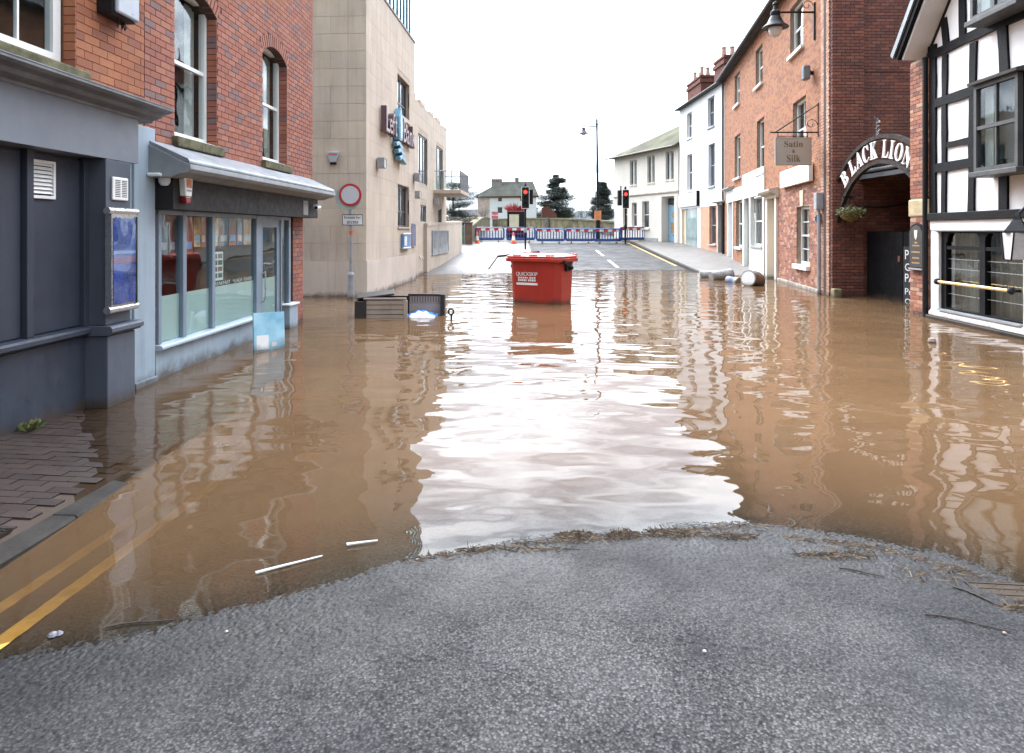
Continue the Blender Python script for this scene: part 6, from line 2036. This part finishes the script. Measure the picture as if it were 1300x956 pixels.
# ================================================================== flotsam along the tide line
def straw(label, x, y, n, rx, ry, seed):
    rg2 = random.Random(seed)
    b = MB()
    for _ in range(n):
        a = rg2.random() * 6.283
        r = math.sqrt(rg2.random())
        px_, py_ = rx * r * math.cos(a), ry * r * math.sin(a)
        d = Vector((rg2.uniform(-1, 1), rg2.uniform(-.35, .35), rg2.uniform(-.12, .25))).normalized() * rg2.uniform(.02, .085)
        w = d.orthogonal().normalized() * rg2.uniform(.0012, .0032)
        c = Vector((px_, py_, .004 + .022 * (1 - r) * rg2.random()))
        b.add([tuple(c - d / 2 - w), tuple(c - d / 2 + w), tuple(c + d / 2 + w), tuple(c + d / 2 - w)], [(0, 1, 2, 3)])
    o = b.build('straw_debris', straw_m, None, (x, y, float(road_z(x, y)) + .006), kind='stuff')
    tag(o, label, 'debris', 'straw along the tide line')


straw('clump of straw and twigs at the left of the tide line', .36, 3.80, 190, .105, .035, 1)
straw('clump of straw and twigs in the middle of the tide line', .62, 3.80, 170, .09, .03, 2)
straw('widest clump of straw on the tide line', .90, 3.82, 260, .15, .04, 3)
straw('thin row of straw right of the widest clump', 1.20, 3.76, 120, .16, .02, 4)
straw('thin line of straw bits on the right of the tarmac', 1.66, 3.52, 150, .22, .035, 5)
straw('scattered straw bits near the iron cover', 2.06, 3.32, 60, .22, .09, 6)
straw('brown straw heap beside the iron cover', 2.28, 3.02, 130, .11, .03, 7)
straw('sparse straw bits left of the main clumps', .0, 3.62, 70, .32, .03, 8)


def twig(label, p, q, r, mat):
    P = thing('twig', label, 'twig', (p[0], p[1], max(0.0, float(road_z(p[0], p[1]))) + r + .002), 0, 'twigs washed up on the road')
    v_ = Vector((q[0] - p[0], q[1] - p[1], max(0.0, float(road_z(q[0], q[1]))) - max(0.0, float(road_z(p[0], p[1])))))
    side = Vector((-v_.y, v_.x, 0)).normalized()
    pts = [Vector((0, 0, 0)) + v_ * t + side * (v_.length * (.05 if mat is dkt else .006) * math.sin(t * 5)) for t in (0, .2, .45, .7, 1)]
    b = MB()
    for k in range(4):
        b.tube(tuple(pts[k]), tuple(pts[k + 1]), r * (1 - .12 * k), r * (1 - .12 * (k + 1)), n=6)
    b.build('stem', mat, P)
    k = pts[2]
    if mat is dkt:
        MB().tube(tuple(k), tuple(k + side * v_.length * .14 + v_ * .1), r * .6, r * .3, n=5).build('side_shoot', mat, P)


dkt = M('wet_twig', (.022, .018, .014), .7, .3, 9)
sliver = M('pale_sliver', (.72, .71, .68), .6, .1, 9, muddy=False)  # plain whitish colour for the two thin slivers on the water
twig('dark curved twig on the tarmac at lower right', (1.78, 2.94), (2.06, 2.83), .004, dkt)
twig('dark twig along the edge of the iron cover', (2.07, 3.20), (2.18, 3.03), .006, dkt)
twig('forked dark twig on the right of the tarmac', (1.62, 3.38), (1.80, 3.30), .005, dkt)
twig('short twig upright at the waterline', (-.42, 3.56), (-.45, 3.63), .004, dkt)
twig('long pale reed floating near the left waterline', (-1.27, 3.38), (-.99, 3.56), .008, sliver)
twig('shorter pale reed floating left of the white reflection', (-.893, 3.685), (-.735, 3.735), .009, sliver)
twig('long dark twig at the lower left waterline', (-1.74, 2.92), (-1.48, 2.99), .005, dkt)
for k, (x, y, c, lab) in enumerate(((-1.93, 2.87, (.55, .58, .70), 'crumpled blue-white scrap at the lower left waterline'), (-1.20, 2.87, (.75, .75, .72), 'small white scrap on the tarmac at lower left'), (.75, 2.66, (.8, .8, .78), 'tiny white pebble on the tarmac in the middle'), (2.02, 2.80, (.6, .3, .3), 'tiny pink scrap beside the dark twig'))):
    P = thing('litter_scrap', lab, 'litter', (x, y, float(road_z(x, y)) + .004), k, 'litter scraps on the road')
    b = MB()
    s = .022 if k == 0 else .008
    b.lathe([(s * .3, 0), (s, s * .3), (s * .7, s * .7), (s * .2, s * .9)], (0, 0, 0), 7)
    if k == 0:
        b.lathe([(s * .3, 0), (s * .8, s * .3), (s * .2, s * .9)], (s * .9, s * .4, 0), 6)
    b.build('scrap', M('scrap_%d' % k, c, .5, .2, 20), P)
FBALL = thing('floating_ball', 'small pale ball bobbing before the pub window', 'ball', (6.43, 10.45, .0), 0)
MB().lathe([(.0, -.06), (.045, -.04), (.062, 0), (.045, .045), (.0, .062)], (0, 0, .02), 14).build('ball', M('ball_pale', (.62, .48, .42), .4), FBALL, smooth=True)

# iron cover at the right, kerb grating at the left
IC = thing('iron_cover', 'rectangular iron inspection cover at the right edge of the tarmac', 'drain cover', (2.42, 3.06, float(road_z(2.42, 3.06)) + .004), R(-6))
MB().frame(-.26, .30, -.0, .005, .0001, -.2, .2) if False else None
MB().box(-.26, .30, -.17, .17, -.02, .004).build('plate', M('cover_iron', (.045, .038, .032), .35, .3, 7, 40, .003, metal=.3), IC)
for a in ((-.275, -.262, -.18, .18), (.302, .315, -.18, .18), (-.262, .302, .171, .183), (-.262, .302, -.183, -.171)):
    MB().box(a[0], a[1], a[2], a[3], -.02, .007).build('frame', black_iron, IC)
for k in range(6):
    MB().box(-.24, .28, -.15 + k * .055, -.145 + k * .055, .004, .0062).build('tread_rib', MATS['cover_iron'], IC)
KG = thing('kerb_grating', 'iron kerb grating in the pavement edge at the left', 'drain cover', (-2.90, 3.72, float(pave_z(-2.9, 3.72)) + .016), 0)
KG.rotation_euler = (-.035, .049, 0)
KG.scale = (.7, .7, .7)
MB().box(-.16, .16, -.13, .13, -.03, 0).build('recess', black_iron, KG)
for k in range(6):
    MB().box(-.155, .155, -.125 + k * .043, -.105 + k * .043, .001, .010).build('bar', M('wet_iron', (.12, .12, .12), .25, .2, 8, metal=.5), KG)
WD = thing('wall_weed', 'small green weed growing at the foot of the slate-blue wall', 'plant', (-4.08, 5.78, float(pave_z(-4.08, 5.78))), 0)
lf = MB()
for k in range(70):
    c = Vector((rnd.uniform(-.05, .05), rnd.uniform(-.09, .09), .0))
    u = Vector((rnd.uniform(-.5, .9), rnd.uniform(-.8, .8), rnd.uniform(.3, 1.2))).normalized() * rnd.uniform(.04, .10)
    w = u.orthogonal().normalized() * .014
    lf.add([tuple(c), tuple(c + u * .6 - w), tuple(c + u), tuple(c + u * .6 + w)], [(0, 1, 2, 3)])
lf.build('foliage', leaf_green, WD)
MB().tube((0, 0, -.02), (0, 0, .05), .006, n=5).build('stem', bark_m, WD)
tl = MB()
rg3 = random.Random(77)
for _ in range(1500):
    X = rg3.uniform(-.55, 2.45)
    if rg3.random() > .35 + .65 * abs(math.sin(X * 4.3) * math.sin(X * 1.7 + 1)):
        continue
    Y = float(np.interp(X, SX, SY)) - .035 - abs(rg3.gauss(0, .05)) - (.10 if X > 1.5 else 0)
    d = Vector((rg3.uniform(-1, 1), rg3.uniform(-.6, .6), rg3.uniform(-.1, .15))).normalized() * rg3.uniform(.006, .034)
    w = d.orthogonal().normalized() * rg3.uniform(.001, .003)
    c = Vector((X, Y, float(road_z(X, Y)) + .005 + rg3.random() * .006))
    tl.add([tuple(c - d - w), tuple(c - d + w), tuple(c + d + w), tuple(c + d - w)], [(0, 1, 2, 3)])
o = tl.build('tide_line', straw_m, None, kind='stuff')
tag(o, 'thin broken line of leaf bits and stalks left along the waterline', 'debris')
lf = straw('brown leaf litter at the foot of the slate-blue wall', -4.0, 5.9, 90, .10, .16, 40)
